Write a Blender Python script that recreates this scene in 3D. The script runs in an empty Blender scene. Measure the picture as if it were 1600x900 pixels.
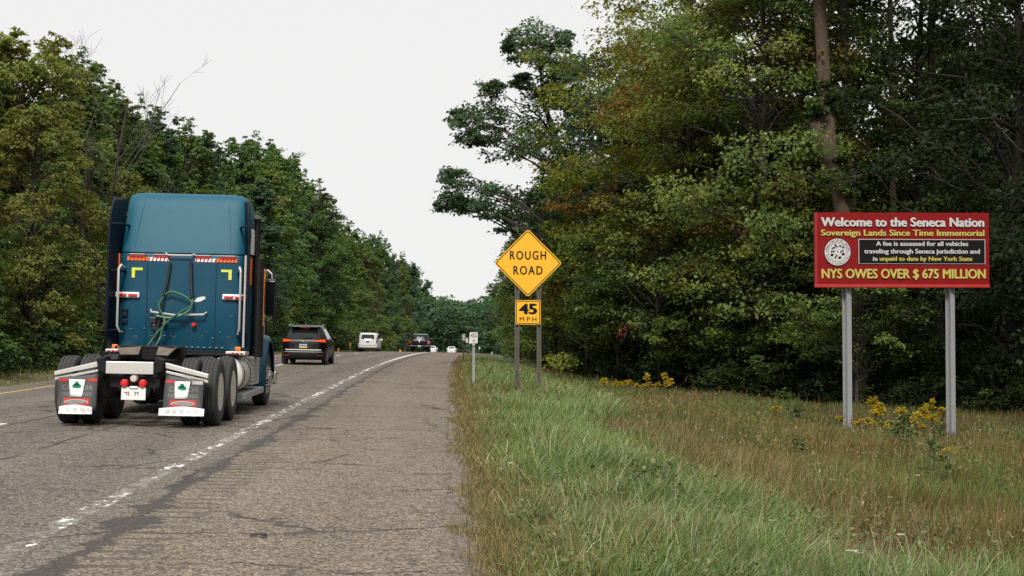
import bpy, bmesh, math, random
import numpy as np
from mathutils import Vector, Matrix, Euler
R = math.radians
PI = math.pi
SC = bpy.context.scene
COL = SC.collection

# ------------------------------------------------------------------ camera
EYE = 1.5
YAW, PITCH, FPX = R(2.58), R(1.62), 2222.2
cam_d = bpy.data.cameras.new('camera')
cam_d.lens = 50.0
cam_d.sensor_width = 36.0
cam_d.clip_start = 0.1
cam_d.clip_end = 5000
cam = bpy.data.objects.new('camera', cam_d)
COL.objects.link(cam)
cam.location = (0, 0, EYE)
cam.rotation_euler = (R(90) + PITCH, 0, -YAW)
SC.camera = cam

# ------------------------------------------------------------------ sky and sun (bright overcast)
SUN_EL, SUN_AZ = R(48), R(186)         # azimuth clockwise from +Y : behind the camera, to the right
w = bpy.data.worlds.new('World')
SC.world = w
w.use_nodes = True
nt = w.node_tree
nt.nodes.clear()
out = nt.nodes.new('ShaderNodeOutputWorld')
bg = nt.nodes.new('ShaderNodeBackground')
sky = nt.nodes.new('ShaderNodeTexSky')
sky.sky_type = 'NISHITA'
sky.sun_disc = False
sky.sun_elevation = SUN_EL
sky.sun_rotation = SUN_AZ
tc = nt.nodes.new('ShaderNodeTexCoord')
sep = nt.nodes.new('ShaderNodeSeparateXYZ')
nt.links.new(tc.outputs['Generated'], sep.inputs[0])
ramp = nt.nodes.new('ShaderNodeMapRange')          # overcast dome: zenith brighter than horizon
ramp.inputs['From Min'].default_value = 0.30
ramp.inputs['From Max'].default_value = 1.0
ramp.inputs['To Min'].default_value = 8.95
ramp.inputs['To Max'].default_value = 15.0
nt.links.new(sep.outputs['Z'], ramp.inputs['Value'])
tint = nt.nodes.new('ShaderNodeMix')
tint.data_type = 'RGBA'
tint.blend_type = 'MULTIPLY'
tint.inputs[0].default_value = 1.0
tint.inputs[7].default_value = (0.995, 0.99, 0.985, 1)
nt.links.new(ramp.outputs[0], tint.inputs[6])
hsv = nt.nodes.new('ShaderNodeHueSaturation')
hsv.inputs['Saturation'].default_value = 0.25
nt.links.new(sky.outputs[0], hsv.inputs['Color'])
mix = nt.nodes.new('ShaderNodeMix')
mix.data_type = 'RGBA'
mix.inputs[0].default_value = 0.97
nt.links.new(hsv.outputs[0], mix.inputs[6])
nt.links.new(tint.outputs[2], mix.inputs[7])
nt.links.new(mix.outputs[2], bg.inputs[0])
bg.inputs[1].default_value = 0.1
nt.links.new(bg.outputs[0], out.inputs[0])

sl = bpy.data.lights.new('sun', 'SUN')
sl.energy = 4.0
sl.angle = R(16)
sl.color = (1.0, 0.95, 0.87)
so = bpy.data.objects.new('sun', sl)
COL.objects.link(so)
sd = Vector((math.sin(SUN_AZ) * math.cos(SUN_EL), math.cos(SUN_AZ) * math.cos(SUN_EL), math.sin(SUN_EL)))
so.rotation_euler = sd.to_track_quat('Z', 'Y').to_euler()
so.location = (30, -30, 60)

SC.view_settings.view_transform = 'Standard'
SC.view_settings.look = 'None'
SC.view_settings.exposure = 0.0
SC.view_settings.gamma = 1.0
SC.view_settings.use_curve_mapping = False
cy = SC.cycles
cy.max_bounces = 7
cy.diffuse_bounces = 4
cy.glossy_bounces = 3
cy.transmission_bounces = 4
cy.transparent_max_bounces = 8
cy.caustics_reflective = False
cy.caustics_refractive = False
cy.use_denoising = False
try:
    cy.denoiser = 'OPENIMAGEDENOISE'
    cy.denoising_input_passes = 'RGB_ALBEDO_NORMAL'
    cy.denoising_prefilter = 'ACCURATE'
except Exception:
    pass

# ------------------------------------------------------------------ pixel -> world ray (photo pixels, 1600 x 900)
_F = np.array([math.sin(YAW) * math.cos(PITCH), math.cos(YAW) * math.cos(PITCH), math.sin(PITCH)])
_Rt = np.array([math.cos(YAW), -math.sin(YAW), 0.0])
_U = np.cross(_Rt, _F)
def at(u, v, Y):
    d = _F + _Rt * ((u - 800) / FPX) + _U * ((450 - v) / FPX)
    t = Y / d[1]
    return np.array([d[0] * t, Y, EYE + d[2] * t])

# ------------------------------------------------------------------ generic helpers
def link(o):
    COL.objects.link(o)
    return o
def tag(o, label=None, cat=None, group=None, kind=None):
    if label: o['label'] = label
    if cat: o['category'] = cat
    if group: o['group'] = group
    if kind: o['kind'] = kind
    return o
def empty(name, loc, label, cat, group=None, rz=0.0):
    o = bpy.data.objects.new(name, None)
    o.empty_display_size = 0.2
    link(o)
    o.location = loc
    o.rotation_euler = (0, 0, rz)
    return tag(o, label, cat, group)
def copy_tree(o, parent=None):
    c = o.copy()
    COL.objects.link(c)
    c.parent = parent
    for ch in o.children:
        copy_tree(ch, c)
    return c
def mesh_np(name, verts, loops, starts, mat=None, col=None, smooth=False):
    """mesh from numpy arrays"""
    me = bpy.data.meshes.new(name)
    me.vertices.add(len(verts))
    me.vertices.foreach_set('co', np.ascontiguousarray(verts, dtype=np.float32).ravel())
    me.loops.add(len(loops))
    me.loops.foreach_set('vertex_index', np.ascontiguousarray(loops, dtype=np.int32))
    me.polygons.add(len(starts))
    me.polygons.foreach_set('loop_start', np.ascontiguousarray(starts, dtype=np.int32))
    if smooth:
        me.polygons.foreach_set('use_smooth', np.ones(len(starts), dtype=bool))
    if col is not None:
        a = me.color_attributes.new('col', 'FLOAT_COLOR', 'POINT')
        c4 = np.ones((len(verts), 4), dtype=np.float32)
        c4[:, :3] = col
        a.data.foreach_set('color', c4.ravel())
    me.update(calc_edges=True)
    if mat: me.materials.append(mat)
    return me

class MB:
    """collects shapes, builds ONE mesh object"""
    def __init__(s):
        s.v, s.f = [], []
    def add(s, vs, fs):
        b = len(s.v)
        s.v.extend([tuple(map(float, p)) for p in vs])
        s.f.extend([tuple(b + i for i in f) for f in fs])
        return s
    def box(s, c, d, rot=None):
        x, y, z = d[0] / 2, d[1] / 2, d[2] / 2
        vs = [Vector((a * x, b * y, e * z)) for a in (-1, 1) for b in (-1, 1) for e in (-1, 1)]
        if rot is not None:
            m = Euler(rot).to_matrix()
            vs = [m @ p for p in vs]
        vs = [p + Vector(c) for p in vs]
        return s.add(vs, [(0, 1, 3, 2), (4, 6, 7, 5), (0, 4, 5, 1), (2, 3, 7, 6), (0, 2, 6, 4), (1, 5, 7, 3)])
    def b2(s, x0, x1, y0, y1, z0, z1):
        return s.box(((x0 + x1) / 2, (y0 + y1) / 2, (z0 + z1) / 2), (x1 - x0, y1 - y0, z1 - z0))
    def tube(s, pts, r, n=8, caps=True):
        pts = [Vector(p) for p in pts]
        rs = r if isinstance(r, (list, tuple)) else [r] * len(pts)
        rings = []
        prev = None
        for i, p in enumerate(pts):
            t = (pts[min(i + 1, len(pts) - 1)] - pts[max(i - 1, 0)])
            if t.length < 1e-9: t = Vector((0, 0, 1))
            t.normalize()
            if prev is None:
                a = Vector((1, 0, 0)) if abs(t.x) < 0.8 else Vector((0, 1, 0))
                prev = (a - t * a.dot(t)).normalized()
            else:
                prev = prev - t * prev.dot(t)
                prev.normalize()
            q = t.cross(prev)
            rings.append([p + (prev * math.cos(2 * PI * k / n) + q * math.sin(2 * PI * k / n)) * rs[i] for k in range(n)])
        return s.rings(rings, caps)
    def rings(s, rings, caps=True, closed=True):
        n = len(rings[0])
        vs = [p for r_ in rings for p in r_]
        fs = []
        for i in range(len(rings) - 1):
            for k in range(n if closed else n - 1):
                a, b = i * n + k, i * n + (k + 1) % n
                fs.append((a, b, b + n, a + n))
        if caps:
            fs.append(tuple(range(n - 1, -1, -1)))
            fs.append(tuple((len(rings) - 1) * n + k for k in range(n)))
        return s.add(vs, fs)
    def lathe(s, prof, axis='x', c=(0, 0, 0), n=28):
        """prof: (r, a) pairs, a along the axis"""
        rings = []
        for r_, a in prof:
            ring = []
            for k in range(n):
                t = 2 * PI * k / n
                if axis == 'x': ring.append((c[0] + a, c[1] + r_ * math.cos(t), c[2] + r_ * math.sin(t)))
                elif axis == 'y': ring.append((c[0] + r_ * math.cos(t), c[1] + a, c[2] + r_ * math.sin(t)))
                else: ring.append((c[0] + r_ * math.cos(t), c[1] + r_ * math.sin(t), c[2] + a))
            rings.append(ring)
        return s.rings(rings, caps=True)
    def prism(s, poly, axis, a0, a1):
        """poly 2-D extruded along axis ('x': (y,z), 'y': (x,z), 'z': (x,y))"""
        def P(p, a):
            return {'x': (a, p[0], p[1]), 'y': (p[0], a, p[1]), 'z': (p[0], p[1], a)}[axis]
        n = len(poly)
        vs = [P(p, a0) for p in poly] + [P(p, a1) for p in poly]
        fs = [tuple(range(n - 1, -1, -1)), tuple(range(n, 2 * n))] + [(i, (i + 1) % n, n + (i + 1) % n, n + i) for i in range(n)]
        return s.add(vs, fs)
    def grid(s, fn, us, vs_):
        vs = [fn(u, v) for v in vs_ for u in us]
        n = len(us)
        return s.add(vs, [(j * n + i, j * n + i + 1, (j + 1) * n + i + 1, (j + 1) * n + i) for j in range(len(vs_) - 1) for i in range(n - 1)])
    def build(s, name, mat, parent=None, smooth=False, bevel=0.0, seg=2, thick=0.0):
        me = bpy.data.meshes.new(name)
        me.from_pydata(s.v, [], s.f)
        bm = bmesh.new()
        bm.from_mesh(me)
        bmesh.ops.recalc_face_normals(bm, faces=bm.faces)
        bm.to_mesh(me)
        bm.free()
        if mat: me.materials.append(mat)
        o = link(bpy.data.objects.new(name, me))
        if parent is not None: o.parent = parent
        if smooth:
            me.polygons.foreach_set('use_smooth', [True] * len(me.polygons))
            try:
                me.set_sharp_from_angle(angle=R(38))
            except Exception:
                pass
        if thick:
            m = o.modifiers.new('thick', 'SOLIDIFY')
            m.thickness = thick
            m.offset = 0
        if bevel:
            m = o.modifiers.new('bevel', 'BEVEL')
            m.width = bevel
            m.segments = seg
            m.limit_method = 'ANGLE'
            m.angle_limit = R(40)
        return o

# ------------------------------------------------------------------ lettering (built-in font)
def text_geo(body, bold=0.0, res=3, spacing=1.0):
    cu = bpy.data.curves.new('txt', 'FONT')
    cu.body = body
    cu.size = 1.0
    cu.resolution_u = res
    cu.offset = bold
    cu.space_character = spacing
    o = link(bpy.data.objects.new('txt', cu))
    bpy.context.view_layer.update()
    me = bpy.data.meshes.new_from_object(o.evaluated_get(bpy.context.evaluated_depsgraph_get()))
    vs = np.array([v.co[:] for v in me.vertices], dtype=float).reshape(-1, 3)
    fs = [tuple(p.vertices) for p in me.polygons]
    bpy.data.objects.remove(o)
    bpy.data.curves.remove(cu)
    bpy.data.meshes.remove(me)
    return vs, fs
CAP_REF = {}
def cap_h(bold):
    k = round(bold, 4)
    if k not in CAP_REF:
        v, _ = text_geo('H', bold)
        CAP_REF[k] = (v[:, 1].min(), v[:, 1].max())
    return CAP_REF[k]
def letter(mb, body, x0, x1, zb, h, y, bold=0.0, spacing=1.0):
    """text across x0..x1 with baseline zb and cap height h, on the plane Y=y, facing -Y"""
    v, f = text_geo(body, 0.0, spacing=spacing)
    lo, hi = cap_h(0.0)
    e = bold * 1.25                                 # bold = slightly shifted layers, each a hair in front of the last
    k = (x1 - x0) / (v[:, 0].max() - v[:, 0].min() + 2 * e)
    sh_ = [(0, 0)] if bold <= 0 else [(-e, 0), (e, 0), (-e * .5, e * .5), (e * .5, -e * .5), (0, 0)]
    for i, (dx, dz_) in enumerate(sh_):
        X = x0 + (v[:, 0] - v[:, 0].min() + e + dx) * k
        Z = zb + (v[:, 1] + dz_ - lo) / (hi - lo) * h
        mb.add(np.stack([X, np.full_like(X, y - 0.0003 * i), Z], 1), f)

# ------------------------------------------------------------------ node helpers
class NT:
    def __init__(s, name):
        s.m = bpy.data.materials.new(name)
        s.m.use_nodes = True
        s.t = s.m.node_tree
        s.t.nodes.clear()
        s.out = s.n('ShaderNodeOutputMaterial')
    def n(s, typ, **kw):
        nd = s.t.nodes.new(typ)
        for k, v in kw.items(): setattr(nd, k, v)
        return nd
    def put(s, sock, v):
        if hasattr(v, 'is_linked') or isinstance(v, bpy.types.NodeSocket):
            s.t.links.new(v, sock)
        elif v is not None:
            sock.default_value = v
    def math(s, op, a, b=None, c=None, clamp=False):
        nd = s.n('ShaderNodeMath', operation=op, use_clamp=clamp)
        s.put(nd.inputs[0], a)
        if b is not None: s.put(nd.inputs[1], b)
        if c is not None: s.put(nd.inputs[2], c)
        return nd.outputs[0]
    def noise(s, vec, scale, detail=2.0, rough=0.5, out=0, dist=0.0):
        nd = s.n('ShaderNodeTexNoise')
        if vec is not None: s.put(nd.inputs['Vector'], vec)
        nd.inputs['Scale'].default_value = scale
        nd.inputs['Detail'].default_value = detail
        nd.inputs['Roughness'].default_value = rough
        nd.inputs['Distortion'].default_value = dist
        return nd.outputs[out]
    def vor(s, vec, scale, feature='F1', out='Distance'):
        nd = s.n('ShaderNodeTexVoronoi', feature=feature)
        s.put(nd.inputs['Vector'], vec)
        nd.inputs['Scale'].default_value = scale
        return nd.outputs[out]
    def sstep(s, x, a, b, lo=0.0, hi=1.0):
        nd = s.n('ShaderNodeMapRange', interpolation_type='SMOOTHSTEP')
        s.put(nd.inputs[0], x)
        s.put(nd.inputs[1], a); s.put(nd.inputs[2], b)
        nd.inputs[3].default_value = lo; nd.inputs[4].default_value = hi
        return nd.outputs[0]
    def mixc(s, fac, a, b, blend='MIX'):
        nd = s.n('ShaderNodeMix', data_type='RGBA', blend_type=blend)
        s.put(nd.inputs[0], fac)
        s.put(nd.inputs[6], a if not isinstance(a, tuple) else (*a, 1)[:4])
        s.put(nd.inputs[7], b if not isinstance(b, tuple) else (*b, 1)[:4])
        return nd.outputs[2]
    def scalec(s, c, f):
        nd = s.n('ShaderNodeVectorMath', operation='SCALE')
        s.put(nd.inputs[0], c if not isinstance(c, tuple) else c[:3])
        s.put(nd.inputs[3], f)
        return nd.outputs[0]
    def xyz(s, v):
        nd = s.n('ShaderNodeSeparateXYZ')
        s.put(nd.inputs[0], v)
        return nd.outputs
    def comb(s, x, y, z):
        nd = s.n('ShaderNodeCombineXYZ')
        s.put(nd.inputs[0], x); s.put(nd.inputs[1], y); s.put(nd.inputs[2], z)
        return nd.outputs[0]
    def obj(s):
        return s.n('ShaderNodeTexCoord').outputs['Object']
    def bump(s, h, strength=0.3, dist=0.01):
        nd = s.n('ShaderNodeBump')
        nd.inputs['Strength'].default_value = strength
        nd.inputs['Distance'].default_value = dist
        s.put(nd.inputs['Height'], h)
        return nd.outputs[0]
    def pbsdf(s, color, rough=0.5, metal=0.0, normal=None, **kw):
        b = s.n('ShaderNodeBsdfPrincipled')
        s.put(b.inputs['Base Color'], color if not isinstance(color, tuple) else (*color, 1)[:4])
        s.put(b.inputs['Roughness'], rough)
        s.put(b.inputs['Metallic'], metal)
        if normal is not None: s.put(b.inputs['Normal'], normal)
        for k, v in kw.items(): s.put(b.inputs[k.replace('_', ' ')], v)
        s.t.links.new(b.outputs[0], s.out.inputs[0])
        return s.m
def mat(name, color, rough=0.5, metal=0.0, dirt=0.25, dscale=3.0, dcol=None, bump=0.0, bscale=60.0, **kw):
    """paint / metal / rubber with worn, uneven colour and gloss"""
    N = NT(name)
    o = N.obj()
    n1 = N.noise(o, dscale, 5, 0.65)
    n2 = N.noise(o, dscale * 9, 3, 0.6)
    f = N.math('MULTIPLY', N.sstep(n1, 0.42, 0.75), dirt)
    f = N.math('ADD', f, N.math('MULTIPLY', N.sstep(n2, 0.5, 0.8), dirt * 0.5), clamp=True)
    dc = dcol or (0.09, 0.08, 0.065)
    c = N.mixc(f, color, dc)
    r = N.math('ADD', rough, N.math('MULTIPLY', f, 0.5), clamp=True)
    nm = N.bump(N.noise(o, bscale, 3), bump, 0.01) if bump else None
    return N.pbsdf(c, r, metal, nm, **kw)
# ================================================================== the lie of the land
def _smooth_interp(xs, ys):
    xs = np.array(xs, float); ys = np.array(ys, float)
    m = np.gradient(ys, xs)
    def f(x):
        x = np.asarray(x, float)
        xc = np.clip(x, xs[0], xs[-1])
        i = np.clip(np.searchsorted(xs, xc) - 1, 0, len(xs) - 2)
        h = xs[i + 1] - xs[i]
        t = (xc - xs[i]) / h
        return ((2*t**3 - 3*t**2 + 1) * ys[i] + (t**3 - 2*t**2 + t) * h * m[i] + (-2*t**3 + 3*t**2) * ys[i+1] + (t**3 - t**2) * h * m[i+1]) + (x > xs[-1]) * (x - xs[-1]) * m[-1]
    return f
shift = _smooth_interp([-60, 0, 30, 50, 66, 86, 110, 143, 200, 285, 430, 600], [0, 0, 0, 0.04, 0.22, 0.6, 1.05, 1.75, 3.2, 5.6, 11.0, 19.0])
def prof(Y):
    Y = np.asarray(Y, float)
    a = np.clip(Y - 51, 0, 91)
    z = -0.000108 * a**2 - 0.0196 * np.clip(Y - 142, 0, 160) - 0.006 * np.clip(Y - 302, 0, 400)
    return z
def zroad(xs, Y):
    xs = np.asarray(xs, float)
    cross = np.where(xs > -6.7, -0.022 * (xs + 3.9), 0.0616 + 0.014 * (xs + 6.7))
    return cross + prof(Y)
def _wob(X, Y):
    return 0.035 * np.sin(X * 1.3 + Y * 0.7) * np.sin(Y * 0.9 - X * 0.4) + 0.05 * np.sin(X * 0.31 + 1.0) * np.sin(Y * 0.23)
def zground(X, Y):
    X = np.asarray(X, float); Y = np.asarray(Y, float)
    xs = X - shift(Y)
    inner = zroad(np.clip(xs, -11.3, 0.0), Y)
    right = np.clip(xs, 0, 11)
    zr = -0.07 * right - 0.012 * np.clip(xs - 0.0, 0, 3) + 0.012 * np.clip(xs - 13, 0, 60)
    left = np.clip(-11.3 - xs, 0, None)
    zl = 0.035 * np.clip(left, 0, 5) + 0.008 * np.clip(left - 5, 0, 60)
    out = np.clip(np.maximum(xs - 0.15, -11.45 - xs), 0, 1.5) / 1.5
    under = np.where((xs > -11.22) & (xs < -0.16), -0.05, -0.012)
    return inner + zr + zl + out * _wob(X, Y) + under
def zg(X, Y):
    return float(zground(X, Y))

# ------------------------------------------------------------------ ground sheet
def sheet(name, us, Ys, fz, fx, material, uv=True, smooth=True):
    us = np.asarray(us, float); Ys = np.asarray(Ys, float)
    U, V = np.meshgrid(us, Ys)
    X = fx(U, V)
    Z = fz(U, V, X)
    nx, ny = len(us), len(Ys)
    vs = np.stack([X, V, Z], -1).reshape(-1, 3)
    i = np.arange(nx - 1); j = np.arange(ny - 1)
    I, J = np.meshgrid(i, j)
    a = (J * nx + I).ravel()
    q = np.stack([a, a + 1, a + 1 + nx, a + nx], 1)
    me = mesh_np(name, vs, q.ravel(), np.arange(len(q)) * 4, material, smooth=smooth)
    if uv:
        uvl = me.uv_layers.new(name='metres')
        uvv = np.stack([(X - shift(V)).ravel(), V.ravel()], 1)[q.ravel()].astype(np.float32)
        uvl.data.foreach_set('uv', uvv.ravel())
    return link(bpy.data.objects.new(name, me))

N = NT('roadside_soil')
uvn = N.n('ShaderNodeUVMap', uv_map='metres').outputs[0]
x = N.xyz(uvn)
big = N.noise(uvn, 0.6, 4)
fine = N.noise(uvn, 14, 4, 0.7)
soil = N.mixc(fine, (0.040, 0.032, 0.016), (0.105, 0.080, 0.040))
greenish = N.mixc(fine, (0.030, 0.040, 0.012), (0.075, 0.080, 0.030))
c = N.mixc(N.math('MULTIPLY', N.sstep(big, 0.4, 0.6), N.sstep(x[0], 0.7, 1.3)), soil, greenish)
grav = N.vor(uvn, 55, out='Color')
gc = N.mixc(N.xyz(grav)[0], (0.075, 0.062, 0.048), (0.22, 0.18, 0.14))
edge = N.math('ADD', x[0], N.math('MULTIPLY', N.math('SUBTRACT', N.noise(uvn, 1.4, 4, 0.7), 0.5), 0.5))
gm = N.math('MULTIPLY', N.sstep(edge, 0.36, 0.10), N.sstep(x[0], -1.0, -0.9))
gm2 = N.math('MULTIPLY', N.sstep(edge, -11.7, -11.35), N.sstep(x[0], -10.0, -10.1))
gmask = N.math('MULTIPLY', N.math('MAXIMUM', gm, gm2), N.sstep(N.noise(uvn, 3.2, 4), 0.30, 0.48))
c = N.mixc(gmask, c, gc)
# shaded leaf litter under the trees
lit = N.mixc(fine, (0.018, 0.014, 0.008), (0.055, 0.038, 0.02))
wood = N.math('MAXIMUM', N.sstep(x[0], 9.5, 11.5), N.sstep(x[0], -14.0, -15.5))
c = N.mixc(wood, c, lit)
h = N.math('ADD', N.math('MULTIPLY', N.vor(uvn, 55), gmask), N.math('MULTIPLY', fine, 0.6))
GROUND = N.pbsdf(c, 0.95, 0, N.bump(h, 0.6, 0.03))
us = np.unique(np.concatenate([[-420, -300, -200, -120, -80, -55, -40, -30, -24, -20, -17], np.arange(-15, -10.9, 0.4), [-11.3, -11.22, -11.1, -9, -6.7, -3.9, -1, -0.25, -0.17, -0.15, -0.08, 0.0, 0.08, 0.16],
                       np.arange(0.25, 16, 0.35), [17, 18, 20, 23, 27, 32, 40, 55, 80, 120, 200, 300, 420]]))
Ys = np.concatenate([[-60, -40, -25, -15, -8], np.arange(-4, 62, 0.5), np.arange(62, 160, 2.0), np.arange(160, 420, 8.0), [420, 450, 500, 560, 640, 750, 900, 1200]])
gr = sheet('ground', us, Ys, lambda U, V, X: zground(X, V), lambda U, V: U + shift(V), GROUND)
tag(gr, 'grassy roadside ground and forest floor falling away from the road', 'ground', kind='structure')

# ------------------------------------------------------------------ the road
N = NT('worn_asphalt')
uvn = N.n('ShaderNodeUVMap', uv_map='metres').outputs[0]
sx = N.xyz(uvn)
u, v = sx[0], sx[1]
agg = N.xyz(N.vor(uvn, 62, out='Color'))[0]
agg2 = N.xyz(N.vor(uvn, 24, out='Color'))[1]
n_m = N.noise(uvn, 2.2, 5, 0.7)
n_l = N.noise(N.comb(N.math('MULTIPLY', u, 1.3), N.math('MULTIPLY', v, 0.12), 0.0), 1.0, 4, 0.6)
jit = N.math('MULTIPLY', N.math('SUBTRACT', N.noise(uvn, 1.6, 5, 0.75), 0.5), 0.30)
uj = N.math('ADD', u, jit)
shoulder = N.sstep(uj, -2.62, -2.50)
base = N.mixc(shoulder, (0.110, 0.092, 0.075), (0.140, 0.112, 0.082))
leftsh = N.sstep(uj, -10.45, -10.6)
base = N.mixc(leftsh, base, (0.125, 0.105, 0.085))
# wheel paths a little darker and smoother, lane middles lighter
wp = N.math('COSINE', N.math('MULTIPLY', N.math('ADD', u, 4.85), 2 * PI / 1.83))
wp = N.math('MULTIPLY', wp, N.math('SUBTRACT', 1.0, shoulder))
br = N.math('ADD', 1.0, N.math('MULTIPLY', wp, 0.11))
br = N.math('MULTIPLY', br, N.math('ADD', 0.70, N.math('MULTIPLY', n_l, 0.6)))
br = N.math('MULTIPLY', br, N.math('ADD', 0.78, N.math('MULTIPLY', n_m, 0.44)))
aggw = N.math('ADD', N.math('MULTIPLY', N.math('SUBTRACT', agg, 0.5), 1.6), N.math('MULTIPLY', N.math('SUBTRACT', agg2, 0.5), 0.30))
br = N.math('MULTIPLY', br, N.math('ADD', 1.0, aggw))
c = N.scalec(base, br)
# dark stones and light stones
c = N.mixc(N.math('MULTIPLY', N.sstep(agg, 0.90, 0.95), 0.5), c, (0.30, 0.27, 0.24))
c = N.mixc(N.math('MULTIPLY', N.sstep(agg2, 0.12, 0.06), 0.7), c, (0.055, 0.05, 0.048))
# cracks
wv = N.n('ShaderNodeVectorMath', operation='ADD')
N.t.links.new(uvn, wv.inputs[0])
nn = N.n('ShaderNodeTexNoise')
N.t.links.new(uvn, nn.inputs['Vector'])
nn.inputs['Scale'].default_value = 2.3
nn.inputs['Detail'].default_value = 5
dsc = N.n('ShaderNodeVectorMath', operation='SCALE')
N.t.links.new(nn.outputs['Color'], dsc.inputs[0])
dsc.inputs[3].default_value = 0.45
N.t.links.new(dsc.outputs[0], wv.inputs[1])
ck = N.vor(wv.outputs[0], 0.42, 'DISTANCE_TO_EDGE')
ckw = N.math('MULTIPLY', N.noise(uvn, 0.8, 3), 0.016)
cm = N.math('MULTIPLY', N.sstep(N.math('SUBTRACT', ck, ckw), 0.009, -0.001), N.sstep(N.noise(uvn, 0.55, 3), 0.42, 0.54))
ck2 = N.vor(wv.outputs[0], 1.7, 'DISTANCE_TO_EDGE')
cm2 = N.math('MULTIPLY', N.sstep(ck2, 0.024, 0.006), N.sstep(N.noise(uvn, 0.33, 3), 0.53, 0.62))
# long joints: lane centre seams and transverse cracks
def seam(pos, wid, amp):
    wob = N.math('MULTIPLY', N.math('SUBTRACT', N.noise(N.comb(0.0, v, pos), 0.8, 5, 0.7), 0.5), amp)
    d = N.math('ABSOLUTE', N.math('SUBTRACT', N.math('ADD', u, wob), pos))
    return N.sstep(d, wid, wid * 0.4)
s1 = N.math('MULTIPLY', seam(-5.0, 0.04, 0.3), N.sstep(N.noise(uvn, 0.7, 3), 0.40, 0.52))
s2 = N.math('MULTIPLY', seam(-6.5, 0.045, 0.25), N.sstep(N.noise(uvn, 0.5, 3), 0.38, 0.5))
s3 = seam(-10.75, 0.045, 0.2)
tw = N.math('ADD', v, N.math('MULTIPLY', N.math('SUBTRACT', N.noise(uvn, 0.5, 5, 0.7), 0.5), 2.6))
td = N.math('ABSOLUTE', N.math('SUBTRACT', N.math('FRACT', N.math('DIVIDE', tw, 6.3)), 0.5))
t1 = N.math('MULTIPLY', N.sstep(td, 0.0062, 0.0022), N.sstep(N.noise(uvn, 0.5, 2), 0.40, 0.48))
dk = N.math('MAXIMUM', N.math('MAXIMUM', cm, cm2), N.math('MAXIMUM', N.math('MAXIMUM', s1, s2), N.math('MAXIMUM', s3, t1)))
c = N.mixc(N.math('MULTIPLY', dk, 0.9), c, (0.030, 0.027, 0.024))
# broken, tar-filled joint between lane and shoulder
jw = N.math('MULTIPLY', N.math('SUBTRACT', N.noise(N.comb(0.0, v, 3.0), 0.55, 5, 0.7), 0.5), 0.42)
jd = N.math('ABSOLUTE', N.math('ADD', N.math('ADD', u, 2.52), jw))
jwid = N.math('ADD', 0.045, N.math('MULTIPLY', N.sstep(N.noise(N.comb(7.0, v, 0.0), 1.1, 4, 0.75), 0.44, 0.72), 0.22))
jr = N.math('ADD', jd, N.math('MULTIPLY', N.math('SUBTRACT', N.noise(N.comb(N.math('MULTIPLY', u, 2.2), N.math('MULTIPLY', v, 4.2), 0.0), 1.0, 6, 0.8), 0.5), 0.34))
jm = N.sstep(jr, N.math('ADD', jwid, 0.02), N.math('SUBTRACT', jwid, 0.03))
c = N.mixc(N.math('MULTIPLY', jm, 0.92), c, N.mixc(agg, (0.022, 0.020, 0.019), (0.065, 0.058, 0.052)))
# rumble strip: milled grooves beside the joint
gro = N.math('SINE', N.math('MULTIPLY', N.math('ADD', v, N.math('MULTIPLY', n_m, 0.05)), 2 * PI / 0.30))
rb = N.math('MULTIPLY', N.sstep(uj, -2.48, -2.40), N.sstep(uj, -1.92, -2.04))
rbm = N.math('MULTIPLY', rb, N.sstep(N.noise(uvn, 0.8, 3), 0.30, 0.52))
grd = N.math('MULTIPLY', N.sstep(gro, 0.1, 0.75), rbm)
c = N.mixc(N.math('MULTIPLY', grd, 0.62), c, (0.05, 0.045, 0.04))  # groove shading painted in as a darker colour, besides the bump
# worn white edge line, lane dashes, yellow line
pw = N.noise(uvn, 9, 5, 0.75)
pw2 = N.noise(N.comb(N.math('MULTIPLY', u, 5.0), N.math('MULTIPLY', v, 3.2), 2.0), 1.0, 5, 0.8)
ue = N.math('ADD', u, N.math('MULTIPLY', N.math('SUBTRACT', N.noise(uvn, 6, 4, 0.7), 0.5), 0.12))
el = N.math('MULTIPLY', N.sstep(ue, -3.10, -3.05), N.sstep(ue, -2.89, -2.93))
blocks = N.sstep(N.noise(N.comb(N.math('MULTIPLY', u, 2.6), v, 1.0), 2.1, 3, 0.6), N.math('SUBTRACT', 0.54, N.math('MULTIPLY', N.sstep(v, 12, 40), 0.06)), 0.62)
blocks = N.math('MAXIMUM', N.math('MULTIPLY', N.sstep(N.math('ADD', N.math('MULTIPLY', blocks, 0.20), pw2), 0.60, 0.70), N.sstep(pw, 0.36, 0.50)), N.math('MULTIPLY', N.math('MULTIPLY', N.sstep(v, 54, 80), 0.8), N.sstep(pw, 0.30, 0.42)))
faint = N.math('MULTIPLY', N.sstep(N.math('ADD', N.math('MULTIPLY', pw, 0.6), N.math('MULTIPLY', n_m, 0.4)), 0.44, 0.62), 0.30)
c = N.mixc(N.math('MULTIPLY', el, faint), c, (0.55, 0.52, 0.47))
c = N.mixc(N.math('MULTIPLY', el, blocks), c, (0.72, 0.71, 0.69))
dash = N.math('MULTIPLY', N.sstep(u, -6.82, -6.79), N.sstep(u, -6.64, -6.67))
dash = N.math('MULTIPLY', dash, N.math('LESS_THAN', N.math('FRACT', N.math('DIVIDE', N.math('ADD', v, 5.5), 12.2)), 0.25))
c = N.mixc(N.math('MULTIPLY', dash, N.sstep(pw, 0.35, 0.5)), c, (0.62, 0.60, 0.57))
yl = N.math('MULTIPLY', N.sstep(u, -10.28, -10.25), N.sstep(u, -10.12, -10.15))
c = N.mixc(N.math('MULTIPLY', yl, N.sstep(pw, 0.35, 0.55)), c, (0.50, 0.33, 0.06))
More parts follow.
